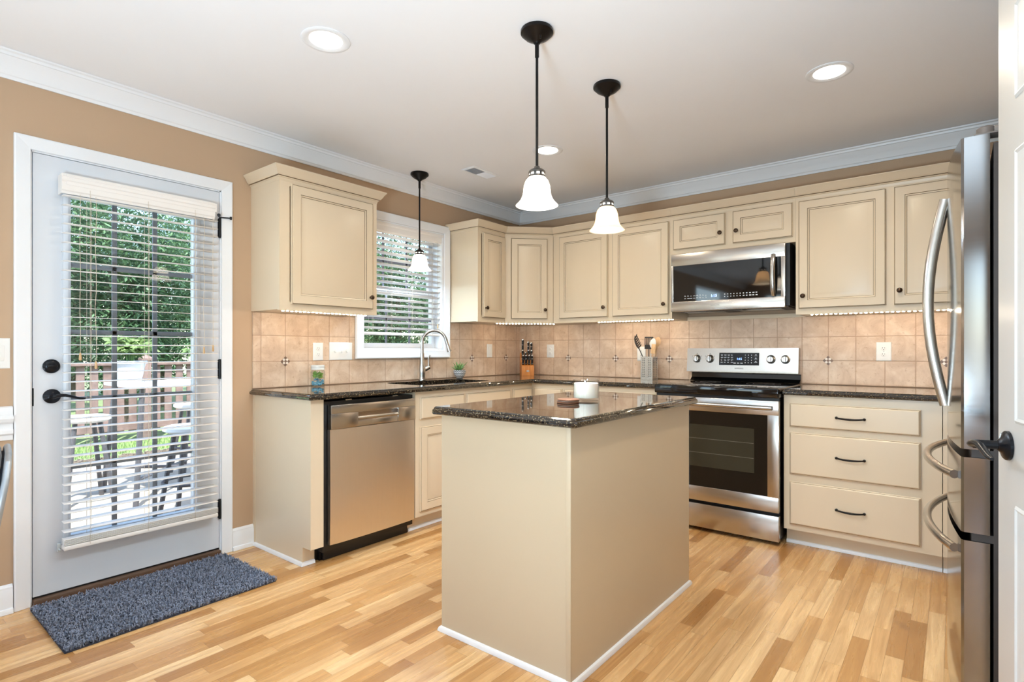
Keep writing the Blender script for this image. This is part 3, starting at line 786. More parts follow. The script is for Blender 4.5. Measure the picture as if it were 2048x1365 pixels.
mk_left('cream sink base cabinet right of the dishwasher', -1.848, -.895, [(-1.848, -1.79), (-1.435, -1.365), (-.94, -.896)],
        [dict(a0=-1.815, a1=-1.416, z0=.714, z1=.853, slab=True, name='false_drawer'), dict(a0=-1.390, a1=-.913, z0=.714, z1=.853, slab=True, name='false_drawer'),
         dict(a0=-1.815, a1=-1.416, z0=.134, z1=.665, kn=(-1.442, .62)), dict(a0=-1.390, a1=-.913, z0=.134, z1=.665, kn=(-1.364, .62))], True)
mk_left('narrow cream base cabinet in the corner right of the sink base', -.894, -.612, [(-.894, -.85), (-.66, -.612)],
        [dict(a0=-.872, a1=-.640, z0=.714, z1=.853, slab=True, name='drawer'), dict(a0=-.872, a1=-.640, z0=.134, z1=.665, kn=(-.852, .62))])
TBB = frame((0, -.621, 0), (1, 0, 0), (0, -1, 0))
def mk_back(label, x0, x1, stiles, fronts, rails):
    t = thing('base_cabinet', label, 'cabinet', ((x0 + x1) / 2, -.3, 0))
    obj('carcass', B().box(x0 + .001, -.601, TK, x1 - .001, -.012, BZ), 'cream', t, smooth=False)
    b = B()
    for a, b_ in stiles: b.box(a, TK, -.019, b_, BZ, 0, T=TBB)
    for (p0, p1), (q0, q1) in zip(stiles, stiles[1:]):
        for z0, z1 in rails: b.box(p1, z0, -.019, q0, z1, 0, T=TBB)
    obj('face_frame', b, 'cream', t, smooth=False)
    for k in fronts: door_part(t, TBB, **k)
    obj('toe_kick', B().box(x0 + .001, -.545, .001, x1 - .001, -.47, TK), 'cream', t, smooth=False)
    obj('shoe_molding', B().sweep([(x0 + .001, -.5455, .001), (x1 - .001, -.5455, .001)], shoe), 'white', t, ang=30)
    return t
mk_back('cream base cabinet along the range wall between corner and range', .609, 1.672, [(.6095, .66), (.88, .94), (1.27, 1.31), (1.645, 1.671)],
        [dict(a0=.640, a1=.899, z0=.714, z1=.853, slab=True, name='drawer'), dict(a0=.926, a1=1.285, z0=.714, z1=.853, slab=True, name='drawer', kn=(1.10, .783)), dict(a0=1.305, a1=1.652, z0=.714, z1=.853, slab=True, name='drawer', kn=(1.48, .783)),
         dict(a0=.640, a1=.899, z0=.134, z1=.665), dict(a0=.926, a1=1.285, z0=.134, z1=.665, kn=(1.255, .62)), dict(a0=1.305, a1=1.652, z0=.134, z1=.665, kn=(1.335, .62))], [(TK, .15), (.65, .73), (.84, BZ)])
mk_back('cream base cabinet with three wide drawers right of the range', 2.458, 3.20, [(2.459, 2.505), (3.10, 3.199)],
        [dict(a0=2.491, a1=3.112, z0=.704, z1=.842, slab=True, name='drawer', pull=(2.799, .774)), dict(a0=2.491, a1=3.112, z0=.428, z1=.672, slab=True, name='drawer', pull=(2.799, .550)), dict(a0=2.491, a1=3.112, z0=.134, z1=.385, slab=True, name='drawer', pull=(2.799, .261))],
        [(TK, .15), (.37, .44), (.66, .72), (.83, BZ)])
mk_back('cream base cabinet end disappearing behind the refrigerator', 3.201, 4.04, [(3.202, 3.25), (4.0, 4.04)],
        [dict(a0=3.235, a1=4.0, z0=.134, z1=.853)], [(TK, .15), (.83, BZ)])

# ------------------------------------------------------------------ countertops
edge = [(.006, .8900), (.001, .8935), (.0, .898), (.0, .905), (.002, .9095), (.005, .9115), (.0065, .9125), (.008, .9165), (.012, .9205), (.016, CT)]
def rrect(x0, y0, x1, y1, r, n=5):
    P = []
    for cx_, cy_, a0 in ((x1 - r, y1 - r, 0), (x0 + r, y1 - r, 90), (x0 + r, y0 + r, 180), (x1 - r, y0 + r, 270)):
        for k in range(n + 1): P.append((cx_ + r * math.cos(R(a0 + 90 * k / n)), cy_ + r * math.sin(R(a0 + 90 * k / n))))
    return P
hole = rrect(.135, -1.735, .545, -1.015, .09)
o = obj('countertop', B().slab([(.012, -.011), (.012, -2.600), (.640, -2.600), (.647, -2.593), (.647, -.660), (.658, -.649), (1.676, -.649), (1.676, -.011)], edge, [hole]), 'granite', origin=(.3, -1.5, CT), ang=11)
tag(o, 'dark granite countertop in an L along the sink wall and the corner', 'countertop')
o = obj('countertop', B().slab([(2.456, -.011), (2.456, -.649), (4.04, -.649), (4.04, -.011)], edge), 'granite', origin=(2.9, -.3, CT), ang=11)
tag(o, 'dark granite countertop right of the range above the drawers', 'countertop')
# sink basin
hole2 = rrect(.128, -1.742, .552, -1.008, .095)
bm_s = B()
rows = []
for ins_, z in ((0, .8885), (.004, .80), (.012, .72), (.05, .700)):
    rows.append([bm_s.bm.verts.new((x + (ins_ if x < .34 else -ins_), y + (ins_ if y < -1.375 else -ins_), z)) for x, y in hole2])
for a, b_ in zip(rows, rows[1:]):
    for k in range(len(a)): bm_s.bm.faces.new([a[k], a[(k + 1) % len(a)], b_[(k + 1) % len(a)], b_[k]])
bm_s.bm.faces.new(rows[-1])
t = thing('kitchen_sink', 'dark undermount sink basin set into the granite below the window', 'sink', (.34, -1.375, .70))
obj('basin', bm_s, 'composite', t, ang=50)
obj('drain', B().lathe([(0, .7005), (.045, .7005), (.045, .703), (.036, .704), (0, .702)], 24, lambda a, b_, c: (.34 + a, -1.375 + b_, c), cap=False), 'chrome', t)

# ------------------------------------------------------------------ faucet
FXp, FYp = .085, -1.315
t = thing('kitchen_faucet', 'brushed steel gooseneck faucet behind the sink', 'faucet', (FXp, FYp, CT))
P_ = lambda a, b_, c: (FXp + a, FYp + b_, CT + .0005 + c)
obj('faucet_base', B().lathe([(.0, 0), (.028, 0), (.028, .006), (.024, .010), (.023, .030), (.026, .055), (.026, .085), (.020, .125), (.0165, .165), (.0155, .205), (0, .206)], 24, P_, cap=False), 'bnickel', t)
u_ = Vector((.60, .80, 0)).normalized()
pts = [Vector(P_(0, 0, .20)), Vector(P_(0, 0, .255))]
rad = .092
for k in range(0, 17):
    a = R(180 - 155 * k / 16 * 1.08); pts.append(Vector(P_(0, 0, .285)) + u_ * (rad + rad * math.cos(a)) + Vector((0, 0, rad * 1.02 * math.sin(a))))
obj('spout', B().tube(pts, .0125, 14), 'bnickel', t)
e0 = pts[-1]; ed = (pts[-1] - pts[-2]).normalized()
obj('spray_head', B().tube([e0 - ed * .004, e0 + ed * .004, e0 + ed * .03, e0 + ed * .055, e0 + ed * .085, e0 + ed * .092], [.0145, .0145, .0135, .0155, .0195, .0195], 16), 'bnickel', t)
obj('handle', B().tube([P_(0, .010, .075), P_(.012, .046, .092), P_(.016, .060, .098)], [.018, .0165, .014], 14).tube([P_(.015, .057, .10), P_(.014, .056, .135), P_(.012, .056, .165), P_(.018, .064, .190)], [.010, .0065, .0060, .0066], 10, flat=.7), 'bnickel', t)

# ------------------------------------------------------------------ island
IX0, IX1, IY0, IY1 = 1.600, 2.226, -2.586, -1.514
t = thing('kitchen_island', 'cream kitchen island body standing under the granite island top', 'island', ((IX0 + IX1) / 2, (IY0 + IY1) / 2, 0))
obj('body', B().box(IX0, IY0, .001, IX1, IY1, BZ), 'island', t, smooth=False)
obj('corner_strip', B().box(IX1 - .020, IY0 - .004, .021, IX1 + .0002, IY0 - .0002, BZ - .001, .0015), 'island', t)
obj('shoe_molding', B().sweep([(IX0 - .0003, IY1 + .0003, .001), (IX0 - .0003, IY0 - .0003, .001), (IX1 + .0003, IY0 - .0003, .001), (IX1 + .0003, IY1 + .0003, .001)], shoe, closed=True), 'white', t, ang=30)
o = obj('island_top', B().slab([(IX0 - .031, IY0 - .024), (IX0 - .021, IY0 - .034), (IX1 + .021, IY0 - .034), (IX1 + .036, IY0 - .019), (IX1 + .036, IY1 + .022), (IX1 + .024, IY1 + .034), (IX0 - .021, IY1 + .034), (IX0 - .031, IY1 + .024)], edge), 'granite', origin=(1.91, -2.05, CT), ang=11)
tag(o, 'dark granite island top carrying a candle and coasters', 'countertop')

# ------------------------------------------------------------------ dishwasher
t = thing('dishwasher', 'stainless dishwasher built in below the sink counter', 'dishwasher', (.3, -2.16, 0))
dy0, dy1 = -2.458, -1.862
obj('tub', B().box(.05, -2.486, .06, .585, -1.852, .872).box(.02, -2.470, .0, .53, -2.43, .05).box(.02, -1.90, 0, .53, -1.87, .05), 'black', t, smooth=False)
bmx = B(); nz = 10
prof = [(z, .006 * math.sin(math.pi * (z - .098) / .62)) for z in [.098 + .622 * k / nz for k in range(nz + 1)]]
loops = []
ny_ = 12
for z, bul in prof:
    row = []
    for k in range(ny_ + 1):
        f_ = k / ny_; y = dy0 + (dy1 - dy0) * f_
        row.append(bmx.bm.verts.new((.6125 + bul * .6 + .011 * (1 - (2 * f_ - 1) ** 2) ** .6, y, z)))
    loops.append(row)
for a, b_ in zip(loops, loops[1:]):
    for k in range(ny_): bmx.bm.faces.new([a[k], a[k + 1], b_[k + 1], b_[k]])
back = [[bmx.bm.verts.new((.590, row[i].co.y, row[0].co.z)) for row in (loops[0], loops[-1])] for i in (0, ny_)]
bmx.bm.faces.new([r_[0] for r_ in loops] + [back[0][1], back[0][0]]); bmx.bm.faces.new([r_[-1] for r_ in loops][::-1] + [back[1][0], back[1][1]])
bmx.bm.faces.new(loops[-1] + [back[1][1], back[0][1]]); bmx.bm.faces.new(loops[0][::-1] + [back[0][0], back[1][0]])
obj('door_panel', bmx, 'steel_v', t, ang=50)
hy0, hy1 = -2.285, -1.995
b = B().box(.590, dy0, .806, .626, dy1, .853, .003).box(.590, dy0, .7225, .626, hy0, .806, .002).box(.590, hy1, .7225, .626, dy1, .806, .002).box(.590, hy0, .7225, .622, hy1, .760, .002).box(.590, hy0, .760, .598, hy1, .806)
obj('control_panel', b, 'steel', t)
obj('pocket_handle', B().prism([(.598, .7605), (.6245, .7605), (.626, .768), (.604, .786), (.598, .800)], hy0 + .002, hy1 - .002, lambda a, b_, c: (a, c, b_)), 'bnickel', t)
obj('kick_plate', B().box(.535, -2.458, .002, .550, -1.862, .096, .002).box(.500, -2.496, .002, .512, -2.458, .096), 'black', t)
obj('mounting_bracket', B().box(.57, -2.35, .8725, .60, -2.31, .879).box(.57, -2.02, .8725, .60, -1.98, .879), 'bnickel', t, smooth=False)

# ------------------------------------------------------------------ range
M['rackm'] = plain('dim_oven_rack', (92, 90, 78), 0.4)
RX0, RX1, RF = 1.684, 2.446, -.668
t = thing('electric_range', 'stainless electric range with black glass top on the far wall', 'stove', ((RX0 + RX1) / 2, -.35, 0))
RB = frame((0, RF, 0), (1, 0, 0), (0, -1, 0))
obj('body', B().box(RX0 + .004, -.640, .030, RX1 - .004, -.045, .868).box(RX0 + .02, -.60, 0.001, RX0 + .06, -.56, .03).box(RX1 - .06, -.60, .001, RX1 - .02, -.56, .03).box(RX0 + .02, -.12, .001, RX0 + .06, -.08, .03).box(RX1 - .06, -.12, .001, RX1 - .02, -.08, .03), 'black', t, smooth=False)
ct = obj('cooktop', B().box(RX0 - .003, -.700, .869, RX1 + .003, -.085, .9265, .008, 3), 'cooktop', t)
b = B()
for cx_, cy_, r_ in ((1.88, -.51, .115), (2.25, -.51, .095), (1.88, -.24, .085), (2.25, -.24, .105)):
    for r2 in (r_, r_ * .62):
        b.lathe([(r2 - .0012, .92655), (r2 + .0012, .92655), (r2 + .0012, .92665), (r2 - .0012, .92665), (r2 - .0012, .92655)], 40, lambda a, c, z, cx_=cx_, cy_=cy_: (cx_ + a, cy_ + c, z), cap=False)
obj('burner_rings', b, 'grey_text', ct)
# oven door with window opening
ow0, ow1, oz0, oz1 = 1.752, 2.384, .288, .765
od = obj('oven_door', B().box(RX0, .196, -.024, RX1, oz0, .020, .004, T=RB).box(RX0, oz1, -.024, RX1, .852, .020, .004, T=RB).box(RX0, oz0 - .004, -.024, ow0, oz1 + .004, .0199, .0015, T=RB).box(ow1, oz0 - .004, -.024, RX1, oz1 + .004, .0199, .0015, T=RB), 'steel', t)
obj('door_glass', B().box(ow0 - .002, oz0 - .002, -.010, ow1 + .002, oz1 + .002, .0165, T=RB), 'blackglass', od, smooth=False)
obj('viewing_window', B().box(ow0 + .075, oz0 + .125, .0166, ow1 - .075, oz1 - .085, .0170, T=RB), 'ovenwin', od, smooth=False)
b = B()
for z in (.50, .59): b.box(ow0 + .078, z, .0171, ow1 - .078, z + .003, .0174, T=RB)
obj('oven_rack', b, 'rackm', od, smooth=False)
b = B().tube([RB(1.712, .812, .062), RB(2.418, .812, .062)], .0125, 16)
obj('handle', b, 'bnickel', od)
obj('handle_bracket', B().box(1.715, .800, .018, 1.738, .824, .058, .003, T=RB), 'bnickel', od)
obj('handle_bracket', B().box(2.392, .800, .018, 2.415, .824, .058, .003, T=RB), 'bnickel', od)
obj('vent_slot', B().box(RX0 + .002, .8525, -.022, RX1 - .002, .8685, .006, T=RB), 'black', t, smooth=False)
obj('storage_drawer', B().box(RX0, .026, -.024, RX1, .176, .016, .004, T=RB), 'steel', t)
# backguard
RG = frame((0, -.085, 0), (1, 0, 0), (0, -1, 0))
bx0, bx1 = 1.664, 2.428
obj('riser', B().prism([(-.012, .927), (-.070, .927), (-.035, .950), (-.030, .985), (-.012, .985)], RX0 + .002, RX1 - .012, lambda a, b_, c: (c, a, b_)), 'cooktop', t, smooth=False)
TILT = .10
RGt = lambda a, b_, c: RG(a, .992 + b_ * math.cos(TILT) - c * math.sin(TILT) * 0, c - b_ * math.sin(TILT) * .55)
bg = obj('backguard', B().prism([(.0, 0), (.0, -.068), (.012, -.068), (.174, -.050), (.174, 0)], bx0, bx1, lambda a, b_, c: (c, -.0115 + b_, .992 + a)), 'steel', t, smooth=False)
BG = lambda a, b_, c: Vector((a, -.0795 + (b_ - .012) * .111 - c, .992 + b_))
obj('display_panel', B().box(1.903, .052, .001, 2.178, .140, .0035, .001, 1, T=BG), 'panelblack', bg)
dp = bg
prng = random.Random(5)
b = B()
for r_ in range(4):
    for k in range(4):
        a0 = 1.915 + k * .024; b.box(a0, .124 - r_ * .018, .0036, a0 + prng.uniform(.010, .018), .1265 - r_ * .018, .0040, T=BG)
        if r_ < 3: b.box(a0 + .002, .119 - r_ * .018, .0036, a0 + prng.uniform(.008, .016), .1205 - r_ * .018, .0040, T=BG)
for r_ in range(4):
    for k in range(3): b.box(2.084 + k * .021, .121 - r_ * .018, .0036, 2.088 + k * .021, .127 - r_ * .018, .0040, T=BG)
for k in range(3): b.box(2.006 + k * .024, .064, .0036, 2.022 + k * .024, .069, .0040, T=BG)
for r_ in range(3): b.box(2.147, .118 - r_ * .023, .0036, 2.167, .1195 - r_ * .023, .0040, T=BG).box(2.152, .124 - r_ * .023, .0036, 2.162, .128 - r_ * .023, .0040, T=BG)
obj('key_legends', b, 'white_text', bg, smooth=False)
text('clock_digits', '1:15', .021, lambda a, b_, c: BG(2.045 + a, .096 + b_, .0038 + c), 'blue_led', bg)
text('logo_lettering', 'SAMSUNG', .0135, lambda a, b_, c: BG(2.045 + a, .028 + b_, .0008 + c), 'grey_text', bg)
obj('indicator_dot', B().lathe([(0, .0006), (.0025, .0006), (.0025, .0012), (0, .0012)], 10, lambda a, b_, c: BG(2.30 + a, .034 + b_, c), cap=False), 'blue_led', bg)
for kx in (1.739, 1.836, 2.256, 2.348):
    P_ = lambda a, b_, c, kx=kx: BG(kx + a, .096 + b_, c)
    k_ = obj('control_knob', B().lathe([(0, .0008), (.030, .0008), (.030, .004), (.026, .006), (.0235, .010), (.022, .026), (.019, .030), (0, .030)], 28, P_, cap=False), 'bnickel', bg)
    obj('knob_grip', B().box(-.0065, -.021, .029, .0065, .021, .040, .003, T=P_), 'chrome', k_)
b = B()
for kx in (1.739, 1.836):
    for ang_ in (150, 90, 30):
        c_, s_ = .038 * math.cos(R(ang_)), .038 * math.sin(R(ang_)); b.box(kx + c_ - .002, .096 + s_ - .002, .0006, kx + c_ + .002, .096 + s_ + .002, .0009, T=BG)
obj('knob_marks', b, 'black', bg, smooth=False)

# ------------------------------------------------------------------ microwave
t = thing('microwave_oven', 'stainless over-the-range microwave between the upper cabinets', 'microwave', (2.03, -.2, 1.426))
MX0, MX1, MZ0, MZ1, MF = 1.662, 2.412, 1.424, 1.832, -.340
obj('case', B().box(MX0 + .003, -.338, MZ0 + .012, MX1 + .020, -.012, MZ1), 'black', t, smooth=False)
MT = frame((0, MF, 0), (1, 0, 0), (0, -1, 0))
fr_ = obj('door_frame', B().box(MX0, 1.746, 0, MX1, MZ1, .036, .004, T=MT).box(MX0, MZ0, 0, MX1, 1.494, .036, .004, T=MT).box(MX0, 1.49, 0, MX0 + .018, 1.75, .0358, .0015, T=MT).box(MX1 - .024, 1.49, 0, MX1, 1.75, .0358, .0015, T=MT), 'steel', t)
obj('door_glass', B().box(MX0 + .016, 1.490, .004, MX1 - .022, 1.750, .0335, T=MT), 'blackglass', fr_, smooth=False)
pts = [MT(2.344, 1.500 + .262 * k / 10, .040 + .026 * math.sin(math.pi * k / 10) ** .7) for k in range(11)]
obj('handle', B().tube(pts, [.011] + [.013] * 9 + [.011], 12, flat=1.25).box(2.334, 1.496, .034, 2.354, 1.512, .046, .003, T=MT).box(2.334, 1.750, .034, 2.354, 1.766, .046, .003, T=MT), 'bnickel', fr_)
b = B(); prng = random.Random(8)
for r_ in range(2):
    for k in range(8):
        a0 = 1.760 + k * .021; w_ = prng.uniform(.009, .017); b.box(a0, 1.528 - r_ * .016, .0336, a0 + w_, 1.5305 - r_ * .016, .0340, T=MT)
        if prng.random() > .4: b.box(a0 + .002, 1.5335 - r_ * .016, .0336, a0 + w_ * .7, 1.5355 - r_ * .016, .0340, T=MT)
    for k in range(11):
        a0 = 2.035 + k * .020; w_ = .006 if k < 6 else prng.uniform(.008, .014); b.box(a0, 1.526 - r_ * .016, .0336, a0 + w_, 1.532 - r_ * .016, .0340, T=MT)
obj('key_legends', b, 'white_text', fr_, smooth=False)
text('clock_digits', '1:15', .026, lambda a, b_, c: MT(1.965 + a, 1.523 + b_, .0338 + c), 'blue_led', fr_)
text('logo_lettering', 'SAMSUNG', .0135, lambda a, b_, c: MT(1.975 + a, 1.458 + b_, .0362 + c), 'grey_text', fr_)
bt = obj('underside', B().box(MX0 + .006, -.330, MZ0 + .002, MX1 + .010, -.03, MZ0 + .0118), 'gasket', t, smooth=False)
obj('light_lens', B().box(1.90, -.335, MZ0 - .004, 2.14, -.25, MZ0 + .0018, .002), 'black', bt)
obj('grease_filter', B().box(1.70, -.24, MZ0 - .001, 1.98, -.08, MZ0 + .0018).box(2.08, -.24, MZ0 - .001, 2.36, -.08, MZ0 + .0018), 'bnickel', bt, smooth=False)
o = obj('mounting_cleat', B().box(1.6495, -.030, UZ0, 2.4610, -.0115, 1.402), 'cream', smooth=False, origin=(2.05, -.02, 1.38))
tag(o, 'cream wooden cleat on the tiles right below the microwave', 'rail')

# ------------------------------------------------------------------ refrigerator
FRX, FRY0, FRY1, BOW = 3.262, -2.087, -1.182, .036
t = thing('refrigerator', 'stainless french-door refrigerator with curved handles beside the white pantry door', 'refrigerator', (3.6, -1.63, 0))
obj('cabinet', B().box(3.334, FRY0 + .004, .03, 4.03, FRY1 - .004, 1.748).box(3.36, FRY0 + .03, .001, 3.44, FRY0 + .09, .03).box(3.36, FRY1 - .09, .001, 3.44, FRY1 - .03, .03).box(3.94, FRY0 + .03, .001, 4.0, FRY0 + .09, .03), 'gasket', t, smooth=False)
yc = (FRY0 + FRY1) / 2; hw = (FRY1 - FRY0) / 2
bowx = lambda y: FRX - BOW * (1 - ((y - yc) / hw) ** 2)
def bow_panel(y0, y1, z0, z1, n=14, c=.006):
    pr_ = []
    ys = [y0 + (y1 - y0) * k / n for k in range(n + 1)]
    out = [(bowx(y), y) for y in ys]
    out[0] = (out[0][0] + c, y0); out[-1] = (out[-1][0] + c, y1)
    out.insert(1, (bowx(y0 + c) - 0, y0 + c)); out.insert(-1, (bowx(y1 - c), y1 - c))
    poly_ = out + [(3.326, y1), (3.326, y0)]
    return B().prism(poly_, z0, z1, lambda a, b_, c_: (a, b_, c_))
def bow_handle_v(y, z0, z1):
    x0 = bowx(y); P = []
    for k in range(15):
        f_ = k / 14; P.append((x0 - .006 - .050 * math.sin(math.pi * f_) ** .95, y, z0 + (z1 - z0) * f_))
    return B().tube(P, .0125, 12, flat=1.3)
def bow_handle_h(z):
    ya, yb = FRY0 + .055, FRY1 - .055; P = []
    for k in range(21):
        f_ = k / 20; y = ya + (yb - ya) * f_
        P.append((bowx(y) - .008 - .050 * math.sin(math.pi * f_) ** .8, y, z))
    return B().tube(P, .0130, 12)
for (y0, y1, yh) in ((FRY0, yc - .003, yc - .040), (yc + .003, FRY1, yc + .040)):
    d_ = obj('fridge_door', bow_panel(y0, y1, .862, 1.776), 'mirror_steel', t, ang=25)
    obj('handle', bow_handle_v(yh, .955, 1.69), 'steel', d_)
for z0, z1, zh in ((.618, .838, .775), (.060, .594, .552)):
    d_ = obj('freezer_drawer', bow_panel(FRY0, FRY1, z0, z1, 24), 'mirror_steel', t, ang=25)
    obj('handle', bow_handle_h(zh), 'steel', d_)
obj('drawer_gasket', B().box(3.285, FRY0 + .006, .5945, 3.340, FRY1 - .006, .6175).box(3.285, FRY0 + .006, .8385, 3.340, FRY1 - .006, .8615), 'gasket', t, smooth=False)
b = B().box(3.290, FRY0 + .002, 1.7765, 3.350, FRY0 + .060, 1.782, .002).lathe([(0, 1.782), (.022, 1.782), (.022, 1.800), (.018, 1.803), (0, 1.803)], 20, lambda a, b_, c: (3.318 + a, FRY0 + .030 + b_, c), cap=False).box(3.335, FRY0 + .010, 1.782, 3.46, FRY0 + .055, 1.800, .003).box(3.353, FRY0 + .006, 1.7485, 3.46, FRY0 + .06, 1.7815)
obj('hinge_cover', b, 'hinge_cover', t)
b = B().box(3.290, FRY1 - .060, 1.7765, 3.350, FRY1 - .002, 1.782, .002).box(3.335, FRY1 - .055, 1.782, 3.46, FRY1 - .010, 1.800, .003).box(3.353, FRY1 - .06, 1.7485, 3.46, FRY1 - .006, 1.7815)
obj('hinge_cover', b, 'hinge_cover', t)

# ------------------------------------------------------------------ pantry door standing ajar
pd = thing('door_2', None, None, (3.491, -3.187, 0.012), kind='structure')
pd['label'] = 'white pantry door standing ajar with black lever handle'
dirv = Vector((-.217, .976, 0)).normalized(); nv = Vector((-dirv.y, dirv.x, 0))
PT = lambda a, b_, c: Vector(pd.location) + dirv * a + Vector((0, 0, b_)) + nv * c
PWD, PHT = .758, 2.025
M['pantry'] = plain('pantry_door_paint', (203, 203, 202), 0.35, 0.015, 3)
obj('door_leaf', B().box(0, 0, -.035, PWD, PHT, 0, .002, T=PT), 'pantry', pd)
for a0, a1 in ((.11, .345), (.413, .648)):
    for z0, z1 in ((.22, .80), (.98, 1.58), (1.69, 1.90)):
        obj('raised_panel', B().rings(a1 - a0, z1 - z0, [(0, .0003), (.006, .004), (.012, .001), (.020, .001), (.045, .005), (.050, .005)], lambda a, b_, c, a0=a0, z0=z0: PT(a0 + a, z0 + b_, c)), 'pantry', pd, ang=20)
lvp = lambda a, b_, c: PT(PWD - .070 - a, .925 + b_, c + .0005)
lever_set(pd, lvp, -1, 'doorblack', .064)
struct('trim_5', B().box(3.510, -3.29, .001, 3.5245, -3.225, 2.12).box(3.510, -2.36, .001, 3.5245, -2.295, 2.12).box(3.510, -3.225, 2.06, 3.5245, -2.36, 2.12), 'white', smooth=False)

# ------------------------------------------------------------------ pendants
def bell(r, h, wav=0.0):
    pr_ = [(.030, h), (.034, h - .004), (.046, h * .84), (.053, h * .66), (.055, h * .48), (.058, h * .34), (.065, h * .20), (.075, h * .09), (r, .0), (r - .003, .0), (.072, h * .09), (.062, h * .20), (.055, h * .34), (.052, h * .48), (.050, h * .66), (.043, h * .83), (.030, h - .006)]
    return pr_
def pendant(x, y, label, shade, energy, col):
    t = thing('pendant_light', label, 'pendant light', (x, y, CEIL), 'bell shaped pendant lights')
    P_ = lambda a, b_, c: (x + a, y + b_, CEIL - .0005 + c)
    obj('canopy', B().lathe([(0, 0), (.064, 0), (.066, -.004), (.066, -.014), (.062, -.018), (.058, -.020), (.050, -.030), (.030, -.042), (.016, -.050), (.012, -.056), (0, -.056)], 32, P_, cap=False).tube([P_(.030, -.018, -.034), P_(.030, -.018, -.052)], .004, 8), 'blackmetal', t)
    obj('downrod', B().tube([P_(0, 0, -.050), P_(0, 0, -.110)], .0085, 12).tube([P_(0, 0, -.105), P_(0, 0, -.560)], .0058, 10), 'blackmetal', t)
    zs = 1.735
    Q = lambda a, b_, c: (x + a, y + b_, zs + c)
    cap_ = obj('socket_cap', B().lathe([(0, .160), (.010, .158), (.013, .150), (.028, .143), (.034, .136), (.034, .131), (.029, .130), (.029, .121), (.034, .120), (.0345, .112), (.031, .110), (0, .110)], 24, Q, cap=False), 'blackmetal' if shade == 'shade_white' and y > -1.5 else 'bronze_cap', t)
    b = B()
    for k in range(8):
        a = 2 * math.pi * k / 8; c_, s_ = math.cos(a), math.sin(a)
        b.box(-.0065, .1215, .0292, .0065, .1295, .0300, T=lambda p, q, r_, c_=c_, s_=s_: Q(c_ * r_ - s_ * p, s_ * r_ + c_ * p, q))
    obj('cap_windows', b, 'lampwin', cap_, smooth=False)
    obj('glass_shade', B().lathe(bell(.0855, .117), 40, Q, cap=False), shade, t, ang=60)
    obj('light_bulb', B().lathe([(0, .108), (.012, .106), (.013, .085), (.022, .066), (.028, .048), (.026, .030), (.016, .018), (0, .014)], 20, Q, cap=False), 'bulb', t, ang=60)
    light('pendant_glow', 'POINT', (x, y, zs + .045), energy, col, shadow_soft_size=.034)
M['bronze_cap'] = plain('aged_bronze_cap', (92, 88, 84), 0.35, 0.2, 30, metal=0.8)
M['lampwin'] = emit('lit_cap_window', (255, 244, 225), 1.2)
pendant(1.929, -2.375, 'bell pendant over the near end of the island', 'shade_white', 150, (.58, .80, 1))
pendant(1.922, -1.785, 'bell pendant with warm cream glass over the far end of the island', 'shade_warm', 48, (.82, .87, .9))
pendant(.190, -1.435, 'bell pendant hanging in front of the sink window', 'shade_white', 85, (.58, .80, 1))

# ------------------------------------------------------------------ recessed lights and vent
def can(x, y, label):
    t = thing('recessed_light', label, 'ceiling light', (x, y, CEIL), 'recessed ceiling lights')
    P_ = lambda a, b_, c: (x + a, y + b_, CEIL + c)
    obj('trim_ring', B().lathe([(.082, -.0005), (.098, -.0005), (.098, -.003), (.092, -.006), (.080, -.006), (.066, -.0012), (.082, -.0012), (.082, -.0005)], 40, P_, cap=False), 'white', t, ang=50)
    obj('lens', B().lathe([(0, -.0022), (.0665, -.0018), (.0665, -.0010), (0, -.0010)], 40, P_, cap=False), 'lens', t)
    light('recessed_glow', 'AREA', (x, y, CEIL - .012), 6, WARM, (0, 0, -1), shape='DISK', size=.13, spread=R(150))
can(1.199, -2.863, 'round recessed ceiling light nearest the patio door')
can(2.792, -1.255, 'round recessed ceiling light toward the refrigerator')
can(1.189, -1.237, 'round recessed ceiling light behind the near pendant')
can(2.80, -2.87, 'round recessed ceiling light between the island and the pantry door')
t = thing('ceiling_vent', 'white rectangular air vent in the ceiling near the corner', 'vent', (.553, -1.172, CEIL))
obj('vent_frame', B().sweep([(.490, -1.310, CEIL - .0005), (.616, -1.310, CEIL - .0005), (.616, -1.032, CEIL - .0005), (.490, -1.032, CEIL - .0005)], [(0, 0), (0, -.003), (.006, -.006), (.018, -.006), (.018, 0)], closed=True), 'white', t, ang=30)
obj('vent_back', B().box(.508, -1.292, CEIL - .0012, .598, -1.050, CEIL - .0006), 'grey_text', t, smooth=False)
b = B()
for k in range(22):
    y = -1.288 + .011 * k; sg = 1 if k < 11 else -1
    b.box(.508, -.0005, -.004, .598, .0005, .004, T=lambda a, q, r_, y=y, sg=sg: (a, y + q + r_ * .9 * sg, CEIL - .0055 + r_ * .9))
obj('vent_slats', b, 'white', t, smooth=False)

